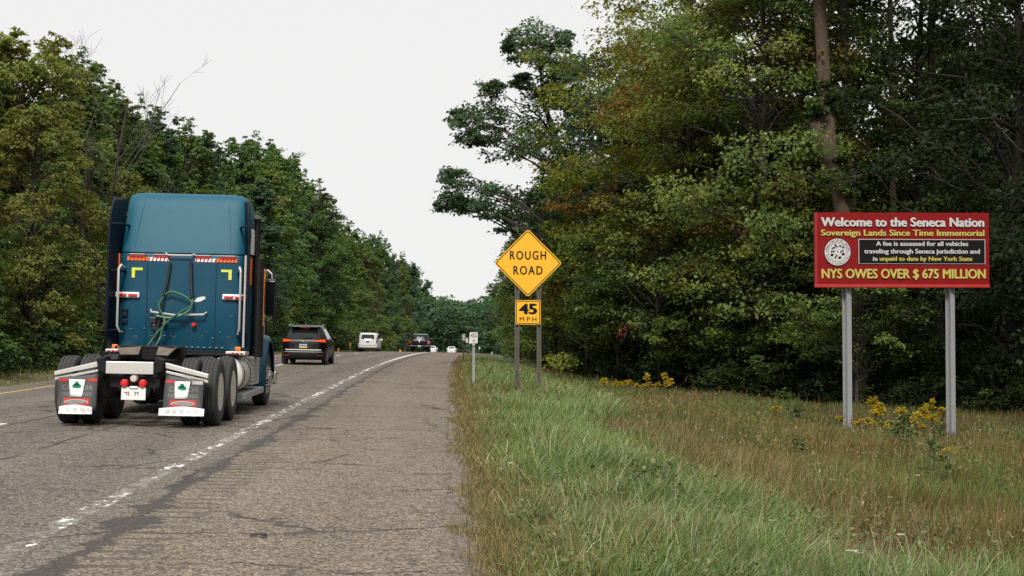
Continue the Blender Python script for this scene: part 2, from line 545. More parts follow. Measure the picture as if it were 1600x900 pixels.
hgt = N.math('ADD', N.math('MULTIPLY', agg, 0.35), N.math('MULTIPLY', dk, -0.9))
hgt = N.math('ADD', hgt, N.math('ADD', N.math('MULTIPLY', grd, -1.3), N.math('MULTIPLY', jm, -0.7)))
ASPHALT = N.pbsdf(c, 0.86, 0, N.bump(hgt, 0.7, 0.012), Specular_IOR_Level=0.3)
rus = np.concatenate([[-11.2, -11.05], np.arange(-10.6, -0.4, 0.5), [-0.32, -0.24, -0.16, -0.08, 0.0, 0.02]])
rYs = np.concatenate([[-60, -30, -10], np.arange(-4, 60, 0.25), np.arange(60, 170, 2.0), np.arange(170, 650, 6.0)])
def rx(U, V):
    rag = 0.05 * np.sin(V * 2.1) * np.sin(V * 0.77 + 1) + 0.035 * np.sin(V * 5.3 + 2) + 0.02 * np.sin(V * 11.7)
    rag = rag + 0.10 * np.clip((15 - V) / 6, 0, 1) ** 2
    e = rag * np.clip((U + 0.32) / 0.32, 0, 1.0) - np.where(U < -11.1, rag * 0.8, 0)
    return U + e + shift(V)
road = sheet('road', rus, rYs, lambda U, V, X: zroad(U, V) - np.where(U > 0.01, 0.07, 0), rx, ASPHALT)
tag(road, 'worn two lane asphalt carriageway with broken white edge line and wide cracked shoulder', 'road', kind='structure')
# ================================================================== vegetation builders
def leaf_material(name, trans=0.35, rough=0.55, vary=0.25, spec=0.18):
    N = NT(name)
    a = N.n('ShaderNodeAttribute', attribute_name='col').outputs['Color']
    rnd = N.n('ShaderNodeObjectInfo').outputs['Random']
    k = N.math('ADD', 1.0 - vary * 0.5, N.math('MULTIPLY', rnd, vary))
    c = N.scalec(a, k)
    hs = N.n('ShaderNodeHueSaturation')
    N.put(hs.inputs['Hue'], N.math('ADD', 0.488, N.math('MULTIPLY', N.math('FRACT', N.math('MULTIPLY', rnd, 7.31)), 0.024)))
    N.put(hs.inputs['Color'], c)
    c = hs.outputs[0]
    b = N.n('ShaderNodeBsdfPrincipled')
    N.put(b.inputs['Base Color'], c)
    b.inputs['Roughness'].default_value = rough
    b.inputs['Specular IOR Level'].default_value = spec
    t = N.n('ShaderNodeBsdfTranslucent')
    N.put(t.inputs['Color'], N.mixc(1.0, c, (1.15, 1.1, 0.55), 'MULTIPLY'))
    m = N.n('ShaderNodeMixShader')
    m.inputs[0].default_value = trans
    N.t.links.new(b.outputs[0], m.inputs[1])
    N.t.links.new(t.outputs[0], m.inputs[2])
    N.t.links.new(m.outputs[0], N.out.inputs[0])
    return N.m
LEAF = leaf_material('tree_leaves', 0.44)
GRASSM = leaf_material('grass_blades', 0.30, 0.5, 0.0, 0.25)
def bark_material(name, c0, c1):
    N = NT(name)
    o = N.obj()
    s = N.xyz(o)
    st = N.comb(N.math('MULTIPLY', s[0], 9.0), N.math('MULTIPLY', s[1], 9.0), N.math('MULTIPLY', s[2], 1.6))
    n = N.noise(st, 1.6, 6, 0.7)
    c = N.mixc(n, c0, c1)
    c = N.mixc(N.math('MULTIPLY', N.sstep(N.noise(o, 2.0, 4), 0.55, 0.7), 0.5), c, (0.06, 0.065, 0.05))
    return N.pbsdf(c, 0.9, 0, N.bump(n, 0.8, 0.05))
BARK = bark_material('bark', (0.018, 0.015, 0.012), (0.075, 0.062, 0.050))
BARK_PALE = bark_material('pale_bark', (0.022, 0.015, 0.011), (0.165, 0.112, 0.080))
TWIG = bark_material('dead_twigs', (0.025, 0.021, 0.018), (0.085, 0.07, 0.058))

def unit(a):
    return a / np.maximum(np.linalg.norm(a, axis=-1, keepdims=True), 1e-9)
def leaf_geo(P, Nm, D, S, C, aspect=0.62, fold=0.14):
    """kite shaped leaves -> verts (4N,3), colours (4N,3)"""
    Nm = unit(Nm)
    D = unit(D - Nm * np.sum(D * Nm, 1, keepdims=True))
    B = np.cross(Nm, D)
    S = S[:, None]
    v = np.empty((len(P), 4, 3))
    v[:, 0] = P - D * S * 0.5
    v[:, 1] = P + B * S * aspect * 0.5 + Nm * S * fold - D * S * 0.05
    v[:, 2] = P + D * S * 0.5
    v[:, 3] = P - B * S * aspect * 0.5 + Nm * S * fold - D * S * 0.05
    return v.reshape(-1, 3), np.repeat(C, 4, axis=0)
def quads_mesh(name, v, c, material):
    n = len(v) // 4
    return mesh_np(name, v, np.arange(4 * n), np.arange(n) * 4, material, c)

def clump_leaves(rng, centres, radii, flat, K, L, leaf, pal, axis, droop=0.12, colbias=None):
    """leaves gathered in sprays round bough centres"""
    nb = len(centres)
    d = unit(rng.normal(size=(nb, K, 3)))
    rad = rng.uniform(0.30, 1.0, (nb, K, 1)) ** 0.6
    fl = np.ones((nb, 1, 3)); fl[:, 0, 2] = flat
    sub = d * rad * radii[:, None, None] * fl
    subc = centres[:, None, :] + sub
    out = subc - axis[:, None, :]
    outd = np.linalg.norm(out[..., :2], axis=-1)
    sr = radii[:, None] * 0.36
    off = rng.normal(size=(nb, K, L, 3)) * sr[:, :, None, None] * np.array([0.62, 0.62, 0.26])
    p = subc[:, :, None, :] + off
    ro = np.sqrt((off[..., :2] ** 2).sum(-1))
    p[..., 2] -= droop * ro * 1.4
    up = np.array([0, 0, 1.0])
    o3 = unit(out + 1e-6)[:, :, None, :]
    nrm = up * 0.75 + o3 * 0.45 + rng.normal(size=p.shape) * 0.52
    dr = o3 * 0.6 + rng.normal(size=p.shape) * 0.7 - up * 0.35
    S = leaf * rng.uniform(0.65, 1.35, p.shape[:-1])
    pal = np.array(pal)
    ci = rng.integers(0, len(pal), nb)
    ci2 = rng.integers(0, len(pal), (nb, K))
    cb = pal[ci][:, None, :] * 0.6 + pal[ci2] * 0.4
    if colbias is not None: cb = cb * (1 - colbias[1][:, None, None]) + np.array(colbias[0]) * colbias[1][:, None, None]
    c = cb[:, :, None, :] * rng.uniform(0.72, 1.32, (nb, K, L, 1)) * rng.uniform(0.9, 1.1, (nb, K, L, 3))
    P = p.reshape(-1, 3)
    return P, nrm.reshape(-1, 3), dr.reshape(-1, 3), S.ravel(), c.reshape(-1, 3), subc

class Tubes:
    def __init__(s): s.v, s.q, s.n = [], [], 0
    def add(s, pts, rs, n=5):
        pts = np.asarray(pts, float)
        t = np.gradient(pts, axis=0)
        t = unit(t)
        a = np.array([0.31, 0.95, 0.05]) if abs(t[0][0]) > 0.5 else np.array([0.95, 0.31, 0.05])
        p = unit(a - t * (t @ a)[:, None])
        q = np.cross(t, p)
        th = np.arange(n) * 2 * PI / n
        ring = pts[:, None, :] + (p[:, None, :] * np.cos(th)[None, :, None] + q[:, None, :] * np.sin(th)[None, :, None]) * np.asarray(rs, float)[:, None, None]
        m = len(pts)
        i = np.arange(m - 1)[:, None] * n
        k = np.arange(n)[None, :]
        k2 = (k + 1) % n
        f = np.stack([i + k, i + k2, i + n + k2, i + n + k], -1).reshape(-1, 4) + s.n
        s.v.append(ring.reshape(-1, 3)); s.q.append(f); s.n += m * n
    def mesh(s, name, material):
        v = np.concatenate(s.v); q = np.concatenate(s.q)
        return mesh_np(name, v, q.ravel(), np.arange(len(q)) * 4, material, smooth=True)

def branch_curve(a, b, sag, n=5):
    t = np.linspace(0, 1, n)[:, None]
    a = np.asarray(a); b = np.asarray(b)
    p = a + (b - a) * t
    p[:, 2] += (sag * 4 * t * (1 - t))[:, 0]
    return p

def tree_meshes(seed, H, r, base, nb, K, L, leaf, pal, prof_fn, flat=0.5, brad=0.27, trunk_r=0.2, lean=(0, 0), twigs=True, bark=None, spire=0, accent=None, extra=None):
    rng = np.random.default_rng(seed)
    tz = np.linspace(0, H * 0.94, 11)
    wob = np.cumsum(rng.normal(size=(11, 2)) * 0.012 * H * np.array([[0.5]]), axis=0) * (tz / H)[:, None]
    tp = np.stack([wob[:, 0] + lean[0] * (tz / H) ** 1.4, wob[:, 1] + lean[1] * (tz / H) ** 1.4, tz], 1)
    tr = trunk_r * (1 - tz / H) ** 0.75 + 0.012
    tr[0] *= 1.35
    T = Tubes()
    T.add(tp, tr, 9)
    def axis_at(z):
        return np.stack([np.interp(z, tz, tp[:, 0]), np.interp(z, tz, tp[:, 1]), z], -1)
    t = rng.beta(1.0, 1.05, nb)
    ang = rng.uniform(0, 2 * PI, nb)
    lob = 1 + 0.18 * np.sin(ang * 3 + seed) + 0.14 * np.sin(ang * 2 + t * 7 + seed * 1.7)
    Rr = r * prof_fn(t) * lob
    rr = Rr * np.sqrt(rng.uniform(0.12, 1.0, nb))
    zc = H * (base + (1 - base) * t)
    cz = axis_at(zc)
    centres = cz + np.stack([np.cos(ang) * rr, np.sin(ang) * rr, rng.normal(size=nb) * 0.2], 1)
    radii = r * brad * rng.uniform(0.7, 1.25, nb) * np.clip(0.55 + 0.6 * prof_fn(t), 0.4, 1.1)
    if spire:
        zs = H * rng.uniform(0.86, 1.06, spire)
        a2 = rng.uniform(0, 2 * PI, spire)
        rs = r * 0.55 * rng.uniform(0.1, 1, spire)
        c2 = axis_at(np.minimum(zs, H * .94)); c2[:, 2] = zs - rs * 0.6
        c2[:, 0] += np.cos(a2) * rs; c2[:, 1] += np.sin(a2) * rs
        centres = np.concatenate([centres, c2]); radii = np.concatenate([radii, r * 0.13 * rng.uniform(0.7, 1.3, spire)])
    flats = np.full(len(centres), flat)
    if spire: flats[-spire:] = 1.5
    if extra is not None:
        centres, radii = np.concatenate([centres, extra[0]]), np.concatenate([radii, extra[1]])
    axis = axis_at(np.minimum(centres[:, 2], H * 0.94))
    cb = None
    if accent is not None:
        cb = (accent[0], (rng.uniform(size=len(centres)) < accent[1]) * rng.uniform(0.4, 0.9, len(centres)))
    P, Nm, D, S, C, subc = clump_leaves(rng, centres, radii, flats, K, L, leaf, pal, axis, colbias=cb)
    v, c = leaf_geo(P, Nm, D, S, C)
    for i in range(len(centres)):
        hd = np.hypot(*(centres[i, :2] - axis[i, :2]))
        az = np.clip(centres[i, 2] - 0.55 * hd - 0.25, H * 0.08, H * 0.92)
        a0 = axis_at(np.array(az))
        b0 = centres[i]
        r0 = min(np.interp(az, tz, tr) * 0.5, 0.010 + 0.017 * np.linalg.norm(b0 - a0))
        bc = branch_curve(a0, b0, 0.10 * hd, 7)
        bc[1:-1] += rng.normal(size=(5, 3)) * 0.07 * min(hd, 2.5)
        T.add(bc, np.linspace(r0, 0.010, 7), 5)
        if twigs:
            for k in range(0, K, 2):
                T.add(np.stack([b0, (b0 + subc[i, k]) / 2 + rng.normal(size=3) * 0.05, subc[i, k]]), [0.009, 0.006, 0.003], 3)
    return T, v, c

def make_tree(name, label, cat, tm, group=None, bark=None, leafm=None):
    T, v, c = tm
    root = empty(name, (0, 0, 0), label, cat, group)
    tr = link(bpy.data.objects.new('trunk', T.mesh('trunk', bark or BARK)))
    tr.parent = root
    cr = link(bpy.data.objects.new('crown', quads_mesh('crown', v, c, leafm or LEAF)))
    cr.parent = root
    return root

feather = lambda t: np.clip(1.04 - t, 0.03, 1) ** 0.60 * np.clip(0.78 + 1.3 * t, 0, 1)
oval = lambda t: np.sqrt(np.clip(1 - (2 * np.abs(t - 0.42) / 1.18) ** 2.2, 0.02, 1))
column = lambda t: np.clip(1.05 - t ** 2.4 * 0.85, 0.1, 1) * np.clip(0.72 + 2 * t, 0, 1)
spread = lambda t: np.clip(0.75 + 0.5 * t, 0, 1) * np.sqrt(np.clip(1.02 - t ** 3, 0.03, 1))
cone = lambda t: np.clip(1.02 - t, 0.06, 1)

# palettes (base colours; DARKG has shade mixed in)
_k = lambda f, P: [tuple(min(c * f, 0.24) for c in p) for p in P]
GREEN = [(0.056, 0.082, 0.020), (0.070, 0.098, 0.024), (0.042, 0.064, 0.018), (0.060, 0.084, 0.020)]
YGREEN = [(0.105, 0.125, 0.028), (0.085, 0.110, 0.026), (0.120, 0.130, 0.035), (0.065, 0.095, 0.024)]
TEAL = [(0.028, 0.058, 0.030), (0.036, 0.068, 0.034), (0.024, 0.048, 0.026)]
OAKC = [(0.036, 0.060, 0.034), (0.048, 0.076, 0.044), (0.028, 0.048, 0.027)]
MAPLE = [(0.055, 0.085, 0.022), (0.075, 0.100, 0.024), (0.040, 0.068, 0.020), (0.090, 0.105, 0.026)]
GOLDM = [(0.088, 0.108, 0.018), (0.072, 0.096, 0.018), (0.112, 0.112, 0.020), (0.050, 0.080, 0.017)]
DARKG = [(0.026, 0.044, 0.016), (0.034, 0.054, 0.018), (0.020, 0.036, 0.013)]  # dark greens that also paint canopy shade into the leaf colour
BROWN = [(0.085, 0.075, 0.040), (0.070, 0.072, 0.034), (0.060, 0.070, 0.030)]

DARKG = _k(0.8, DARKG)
TEAL = [(0.032, 0.062, 0.036), (0.042, 0.076, 0.042), (0.028, 0.054, 0.031)]
GREEN = [(0.050, 0.088, 0.026), (0.064, 0.104, 0.030), (0.038, 0.068, 0.022), (0.054, 0.090, 0.028)]
GREEN, YGREEN, TEAL, OAKC, MAPLE, GOLDM = _k(1.95, GREEN), _k(1.75, YGREEN), _k(2.0, TEAL), _k(1.85, OAKC), _k(2.1, MAPLE), _k(2.0, GOLDM)
ORD = ['first', 'second', 'third', 'fourth', 'fifth', 'sixth', 'seventh', 'eighth', 'ninth', 'tenth', 'eleventh', 'twelfth', 'thirteenth', 'fourteenth',
       'fifteenth', 'sixteenth', 'seventeenth', 'eighteenth', 'nineteenth', 'twentieth', 'twenty-first', 'twenty-second', 'twenty-third', 'twenty-fourth',
       'twenty-fifth', 'twenty-sixth', 'twenty-seventh', 'twenty-eighth', 'twenty-ninth', 'thirtieth']
USED = set()
def place(proto, x, y, rz, sx, sz, label=None, group=None, tilt=(0, 0), dz=0.0, name=None):
    """first use moves the prototype itself, later uses copy it with its parts"""
    o = proto if proto.name not in USED else copy_tree(proto)
    USED.add(proto.name)
    o.location = (x, y, zg(x, y) - 0.05 + dz)
    o.rotation_euler = (tilt[0], tilt[1], rz)
    o.scale = (sx, sx, sz)
    if label: o['label'] = label
    if group: o['group'] = group
    return o
# ================================================================== the trees
rg = random.Random(11)
# skyline of the left wood in the photograph: (u, v)
SKY_L = [(-400, -120), (-60, 0), (0, 25), (60, 85), (130, 108), (200, 160), (265, 185), (300, 205), (370, 222), (430, 238), (465, 268), (500, 306), (540, 358), (590, 378), (640, 413), (690, 445), (720, 466), (760, 474)]
def sky_left(u):
    return float(np.interp(u, [p[0] for p in SKY_L], [p[1] for p in SKY_L]))
def u_of(X, Y):
    d = np.array([X, Y, 0.0])
    return 800 + FPX * float(d @ _Rt) / float(d @ _F)
def top_z(X, Y, u, v):
    return EYE + (at(u, v, Y)[2] - EYE)

HL = 13.0
left_kinds = [
    ('green', make_tree('broadleaf_tree', '', 'tree', tree_meshes(1, HL, 3.2, 0.05, 130, 8, 22, 0.18, GREEN, feather, flat=0.75, brad=0.21, spire=16))),
    ('yellow-green', make_tree('broadleaf_tree', '', 'tree', tree_meshes(2, HL, 3.5, 0.07, 120, 8, 23, 0.18, YGREEN, oval, flat=0.7, brad=0.22, spire=18, accent=((0.15, 0.14, 0.03), 0.2)))),
    ('blue-green', make_tree('broadleaf_tree', '', 'tree', tree_meshes(3, HL, 3.0, 0.04, 130, 8, 22, 0.17, TEAL, feather, flat=0.8, brad=0.21, spire=18))),
    ('mid green', make_tree('broadleaf_tree', '', 'tree', tree_meshes(4, HL, 3.1, 0.06, 125, 8, 22, 0.18, GREEN + YGREEN[2:], feather, flat=0.8, brad=0.21, spire=20))),
    ('deep green', make_tree('broadleaf_tree', '', 'tree', tree_meshes(5, HL, 3.4, 0.06, 92, 9, 25, 0.19, DARKG + GREEN[:2], oval, spire=7))),
    ('brownish green', make_tree('broadleaf_tree', '', 'tree', tree_meshes(6, HL, 2.9, 0.10, 95, 8, 20, 0.16, BROWN, feather, flat=0.9, brad=0.2, spire=22))),
]
# front row along the left verge
YA = [37, 41.5, 46.5, 51, 56.5, 62, 67, 72.5, 78, 84, 90, 97, 104, 112, 120, 129, 139, 150, 162, 175, 190, 206, 224, 245, 270, 300, 330, 362, 396]
kindA = [0, 3, 0, 1, 0, 3, 1, 0, 2, 3, 2, 0, 2, 3, 0, 2, 4, 4, 0, 3, 0, 5, 3, 0, 2, 3, 2, 0, 2]
for i, Y in enumerate(YA):
    xs = -15.2 + rg.uniform(-0.7, 0.6)
    X = xs + float(shift(Y))
    u = u_of(X, Y)
    full = top_z(X, Y, u, sky_left(u)) - zg(X, Y)
    frac = [0.62, 0.72, 0.60, 0.78, 0.66, 0.80, 0.72, 0.88][i % 8]
    if Y > 100: frac = 0.82 + 0.18 * (i % 3) / 2
    H = full * frac
    hue, pr = left_kinds[kindA[i]]
    s = min(max(H / HL, 0.55), 1.15)
    lab = f"{hue} leafy tree in left roadside front row, {ORD[i]} back from the picture edge"
    place(pr, X, Y, rg.uniform(0, 6.28), s * rg.uniform(0.92, 1.08), H / HL, lab, 'front row of the wood left of the road')
# taller second row forming the skyline
YB = [42, 48, 53, 58.5, 64.5, 70, 76, 82, 89, 96, 104, 112, 121, 131, 142, 154, 167, 182, 198, 216, 236, 260, 290, 318, 346, 376, 410]
kindB = [4, 5, 0, 3, 1, 0, 3, 5, 3, 2, 3, 2, 0, 4, 4, 2, 3, 0, 5, 0, 3, 2, 0, 2, 3, 2, 0]
for i, Y in enumerate(YB):
    xs = -19.4 + rg.uniform(-1.0, 1.0)
    X = xs + float(shift(Y))
    u = u_of(X, Y)
    H = (top_z(X, Y, u, sky_left(u) + rg.uniform(-10, 6)) - zg(X, Y)) * 0.99
    hue, pr = left_kinds[kindB[i]]
    lab = f"tall {hue} tree of the left skyline row, {ORD[i]} back from the picture edge"
    place(pr, X, Y, rg.uniform(0, 6.28), min(max(H / HL, 0.75), 1.15), H / HL, lab, 'taller second row of the wood left of the road')
# deeper rows
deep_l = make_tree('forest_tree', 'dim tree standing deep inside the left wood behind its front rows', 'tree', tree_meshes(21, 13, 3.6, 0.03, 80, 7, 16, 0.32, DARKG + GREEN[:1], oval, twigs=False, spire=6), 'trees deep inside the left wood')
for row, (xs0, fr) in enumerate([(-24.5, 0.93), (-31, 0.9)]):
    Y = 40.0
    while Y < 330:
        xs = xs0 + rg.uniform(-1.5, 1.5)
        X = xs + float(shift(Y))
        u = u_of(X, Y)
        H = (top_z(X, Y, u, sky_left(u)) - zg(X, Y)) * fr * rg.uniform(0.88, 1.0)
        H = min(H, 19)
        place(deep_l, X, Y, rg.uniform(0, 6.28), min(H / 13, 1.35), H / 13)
        Y += 6.5 + Y * 0.035
# bare dead tree at the left skyline
def bare_tree(seed, H, r):
    rng = np.random.default_rng(seed)
    T = Tubes()
    def grow(p, d, L, rad, lev):
        n = 5
        pts = [p]
        dd = d
        for k in range(n - 1):
            dd = unit(dd + rng.normal(size=3) * 0.10 + np.array([0, 0, 0.07]))
            pts.append(pts[-1] + dd * L / (n - 1))
        pts = np.array(pts)
        T.add(pts, np.linspace(rad, max(rad * 0.4, 0.005), n), 5 if lev < 2 else 3)
        if lev >= 3: return
        for k in range([13, 6, 4][lev]):
            t = rng.uniform(0.28, 1.0) if lev else rng.uniform(0.2, 0.97)
            q = np.array([np.interp(t * (n - 1), range(n), pts[:, a]) for a in range(3)])
            side = unit(np.cross(dd, rng.normal(size=3)))
            grow(q, unit(dd * 0.75 + side * 0.72 + np.array([0, 0, 0.22])), L * rng.uniform(0.25, 0.42), max(rad * 0.42 * (1.1 - 0.5 * t), 0.005), lev + 1)
    for k in range(2):
        grow(np.array([0.1 * k, 0, 0]), unit(np.array([(-0.10, 0.02, 0.06)[k], 0.05, 1.0])), H * (0.86, 1.0, 0.8)[k], r * (0.8, 1, 0.8)[k], 0)
    return T
def make_bare(label, seed, H, r, X, Y):
    root = empty('bare_tree', (X, Y, zg(X, Y) - 0.05), label, 'tree')
    o = link(bpy.data.objects.new('trunk', bare_tree(seed, H, r).mesh('trunk', TWIG)))
    o.parent = root
    return root
p = at(178, 300, 53.5)
make_bare('leafless dead tree with grey branches against sky at upper left', 5, 10.4, 0.075, p[0], 53.5)
p = at(75, 300, 45)
0 and make_bare('leafless grey tree at far left, shorter and left of the tallest bare tree', 8, 8.6, 0.07, p[0], 45)
p = at(425, 400, 104)
make_bare('dead grey twiggy tree in the left wood just right of the truck mirror', 9, 8.5, 0.09, p[0] - 0.2, 104)

# ------------------------------------------------------------------ shrubs at the foot of the woods
def shrub_meshes(seed, h, r, pal, leaf=0.12, nb=26, L=20, br=0.30):
    rng = np.random.default_rng(seed)
    ang = rng.uniform(0, 2 * PI, nb)
    rr = r * np.sqrt(rng.uniform(0, 1, nb))
    z = h * (0.15 + 0.75 * rng.uniform(0, 1, nb)) * np.sqrt(np.clip(1.1 - (rr / r) ** 2, 0.1, 1))
    c0 = np.stack([np.cos(ang) * rr, np.sin(ang) * rr, z], 1)
    rad = r * br * rng.uniform(0.7, 1.3, nb)
    ax = np.zeros((nb, 3)); ax[:, 2] = z * 0.4
    P, Nm, D, S, C, subc = clump_leaves(rng, c0, rad, 0.7, 7, L, leaf, pal, ax)
    k = P[:, 2] > 0.02
    v, c = leaf_geo(P[k], Nm[k], D[k], S[k], C[k])
    T = Tubes()
    for i in range(nb):
        T.add(branch_curve(np.array([0.05 * math.cos(ang[i]), 0.05 * math.sin(ang[i]), 0]), c0[i], 0.15), np.linspace(0.022, 0.006, 5), 4)
    return T, v, c
def make_shrub(label, tm, group):
    T, v, c = tm
    root = empty('shrub', (0, 0, 0), label, 'shrub', group)
    link(bpy.data.objects.new('stem', T.mesh('stem', BARK))).parent = root
    link(bpy.data.objects.new('foliage', quads_mesh('foliage', v, c, LEAF))).parent = root
    return root
GL, GR_ = 'shrubs along the foot of the left wood', 'shrubs along the foot of the right wood'
shl = [make_shrub('low green shrub at the foot of the left wood beside the grass verge', shrub_meshes(31 + k, 1.7, 1.7, [DARKG + GREEN[2:3], DARKG + YGREEN[1:2], DARKG + GREEN[:1]][k], 0.14), GL) for k in range(3)]
Y = 36.0
k = 0
while Y < 210:
    X = -14.9 + rg.uniform(-0.6, 0.6) + float(shift(Y))
    s = rg.uniform(0.7, 1.25)
    place(shl[k % 3], X, Y, rg.uniform(0, 6.28), s * 1.05, s * rg.uniform(0.8, 1.2), None, GL)
    k += 1
    Y += 2.2 + Y * 0.014
shr = [make_shrub('dark low shrub at the foot of the shaded right wood behind the dry grass', shrub_meshes(41 + k, 1.9, 1.8, [DARKG, DARKG + MAPLE[2:3], DARKG + MAPLE[:1]][k], 0.11, 30), GR_) for k in range(3)]  # shade under the canopy painted in with the dark palette

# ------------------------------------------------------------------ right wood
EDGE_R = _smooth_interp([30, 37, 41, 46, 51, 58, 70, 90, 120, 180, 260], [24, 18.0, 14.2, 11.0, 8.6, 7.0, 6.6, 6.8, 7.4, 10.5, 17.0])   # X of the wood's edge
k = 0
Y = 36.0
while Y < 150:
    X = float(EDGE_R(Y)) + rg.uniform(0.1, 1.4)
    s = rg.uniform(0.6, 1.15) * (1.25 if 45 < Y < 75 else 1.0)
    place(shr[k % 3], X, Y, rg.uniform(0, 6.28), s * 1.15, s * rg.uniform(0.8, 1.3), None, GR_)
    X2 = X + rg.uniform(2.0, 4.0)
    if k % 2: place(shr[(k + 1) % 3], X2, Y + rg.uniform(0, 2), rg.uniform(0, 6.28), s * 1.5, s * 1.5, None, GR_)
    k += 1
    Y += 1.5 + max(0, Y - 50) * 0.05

HM = 17.0
mp1 = make_tree('maple_tree', 'big maple with yellow-green and orange-tinged outer leaves right of the dark leaning oak', 'tree', tree_meshes(51, HM, 4.6, 0.13, 130, 10, 30, 0.155, GOLDM, oval, flat=0.42, brad=0.25, accent=((0.20, 0.085, 0.022), 0.10)))
mp2 = make_tree('maple_tree', 'large green maple with wide dark limbs in the middle of the right wood', 'tree', tree_meshes(52, HM, 4.9, 0.16, 120, 10, 30, 0.155, MAPLE, spread, flat=0.38, brad=0.25, accent=((0.14, 0.065, 0.02), 0.10)))
mp3 = make_tree('maple_tree', 'dark green tree with open crown behind the red billboard', 'tree', tree_meshes(53, HM, 4.4, 0.30, 80, 9, 27, 0.15, MAPLE[1:3] + DARKG, spread, flat=0.36, brad=0.23))
dk1 = make_tree('broadleaf_tree', 'very dark dense tree at the right picture edge beside the billboard', 'tree', tree_meshes(54, HM, 4.6, 0.10, 125, 10, 27, 0.15, DARKG, oval, flat=0.42, brad=0.25))  # dark palette also stands in for the shade at this side
def pr_(u, Y, v=560):
    q = at(u, v, Y)
    return q[0]
place(mp1, pr_(1085, 53), 53, 0.4, 1.0, 1.06)
place(mp2, pr_(1195, 47.5), 47.5, 2.0, 1.0, 1.0)
place(mp3, pr_(1440, 47), 47, 1.1, 1.0, 0.98)
place(dk1, pr_(1590, 42), 42, 0.0, 1.0, 1.0)
place(mp3, pr_(1300, 52), 52, 3.9, 0.95, 0.92, 'thin crowned tree half hidden behind the big leaning trunk above the billboard')
place(dk1, pr_(1790, 38), 38, 2.2, 1.0, 1.0, 'dark dense tree outside the right picture edge past the billboard')
place(mp2, pr_(1015, 65), 65, 4.4, 0.82, 0.95, 'tall maple behind the yellow-green maple, top right of the leaning oak')
place(mp1, pr_(1130, 60), 60, 5.4, 0.9, 1.02, 'golden green maple standing behind the large green maple of the right wood')
# the same wood continues towards the camera, beyond the right picture edge, and shades the billboard corner
for k, (x_, y_) in enumerate([(23.5, 31), (24.5, 23.5), (26, 16), (27.5, 8), (29, 0), (30.5, 26), (32, 18), (33, 9), (31, 34)]):
    place((dk1, mp3)[k % 2], x_, y_, 0.7 * k, 1.0, (1.0, 0.93, 1.05)[k % 3], 'dark tree of the roadside wood beyond the right picture edge', 'roadside trees beyond the right picture edge')
# smaller understorey maples in front, layered
um1 = make_tree('maple_sapling', 'small yellow-green maple just right of the diamond sign', 'tree', tree_meshes(61, 7.0, 2.7, 0.12, 62, 8, 26, 0.14, GOLDM, spread, flat=0.48, brad=0.30, trunk_r=0.07, accent=((0.20, 0.10, 0.02), 0.08)))
um2 = make_tree('maple_sapling', 'layered green maple sapling in front of the large green maple', 'tree', tree_meshes(62, 7.0, 2.8, 0.26, 60, 8, 25, 0.14, DARKG + MAPLE, spread, flat=0.48, brad=0.30, trunk_r=0.07))  # dark leaves mixed in as painted shade below the big crowns
um3 = make_tree('maple_sapling', 'gold-green maple sapling left of the red billboard', 'tree', tree_meshes(63, 7.0, 2.6, 0.18, 52, 8, 24, 0.13, GOLDM[1:] + MAPLE, spread, flat=0.45, brad=0.30, trunk_r=0.06, accent=((0.22, 0.13, 0.02), 0.12)))
for pr, u, Y, H, s, lab in [
    (um1, 918, 57, 8.0, 1.0, None), (um2, 1030, 51, 7.4, 1.0, None), (um3, 1215, 47, 7.2, 1.0, None),
    (um1, 868, 64, 7.0, 0.9, 'low yellow-green sapling directly behind the diamond sign posts'),
    (um2, 965, 54, 5.2, 0.9, 'short green sapling between the diamond sign and the yellow goldenrod patch'),
    (um3, 1105, 49, 6.0, 0.95, 'gold tinged sapling over the goldenrod patch at the wood edge'),
    (um2, 1338, 42.6, 5.2, 0.75, 'green sapling directly behind the left half of the billboard'),
    (um1, 1150, 54, 9.5, 1.1, 'mid height yellow-green maple between the two big maples'),
    ]:
    place(pr, pr_(u, Y), Y, rg.uniform(0, 6.28), s, H / 7.0, lab)
# red leaved sumac spot
red = make_shrub('small shrub with a patch of bright red leaves inside the right wood', shrub_meshes(71, 0.7, 0.45, [(0.16, 0.012, 0.012), (0.06, 0.05, 0.02)], 0.08, 6), None)
q = at(972, 512, 49.0)
red.location = (q[0], 49.0, q[2] - 0.5)
root_fix = red
# dark trees filling the depth of the right wood
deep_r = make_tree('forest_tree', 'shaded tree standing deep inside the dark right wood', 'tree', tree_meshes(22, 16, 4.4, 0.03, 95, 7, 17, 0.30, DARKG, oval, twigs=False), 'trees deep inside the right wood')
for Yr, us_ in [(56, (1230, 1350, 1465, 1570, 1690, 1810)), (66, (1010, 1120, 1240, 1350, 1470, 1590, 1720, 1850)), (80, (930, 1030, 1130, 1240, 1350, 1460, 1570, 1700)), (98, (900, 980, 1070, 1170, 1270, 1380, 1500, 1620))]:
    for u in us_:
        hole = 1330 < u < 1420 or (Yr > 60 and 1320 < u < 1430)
        place(deep_r, pr_(u + rg.uniform(-12, 12), Yr), Yr + rg.uniform(-2, 2), rg.uniform(0, 6.28), rg.uniform(0.9, 1.1), (0.52 if hole else rg.uniform(0.85, 1.1)))
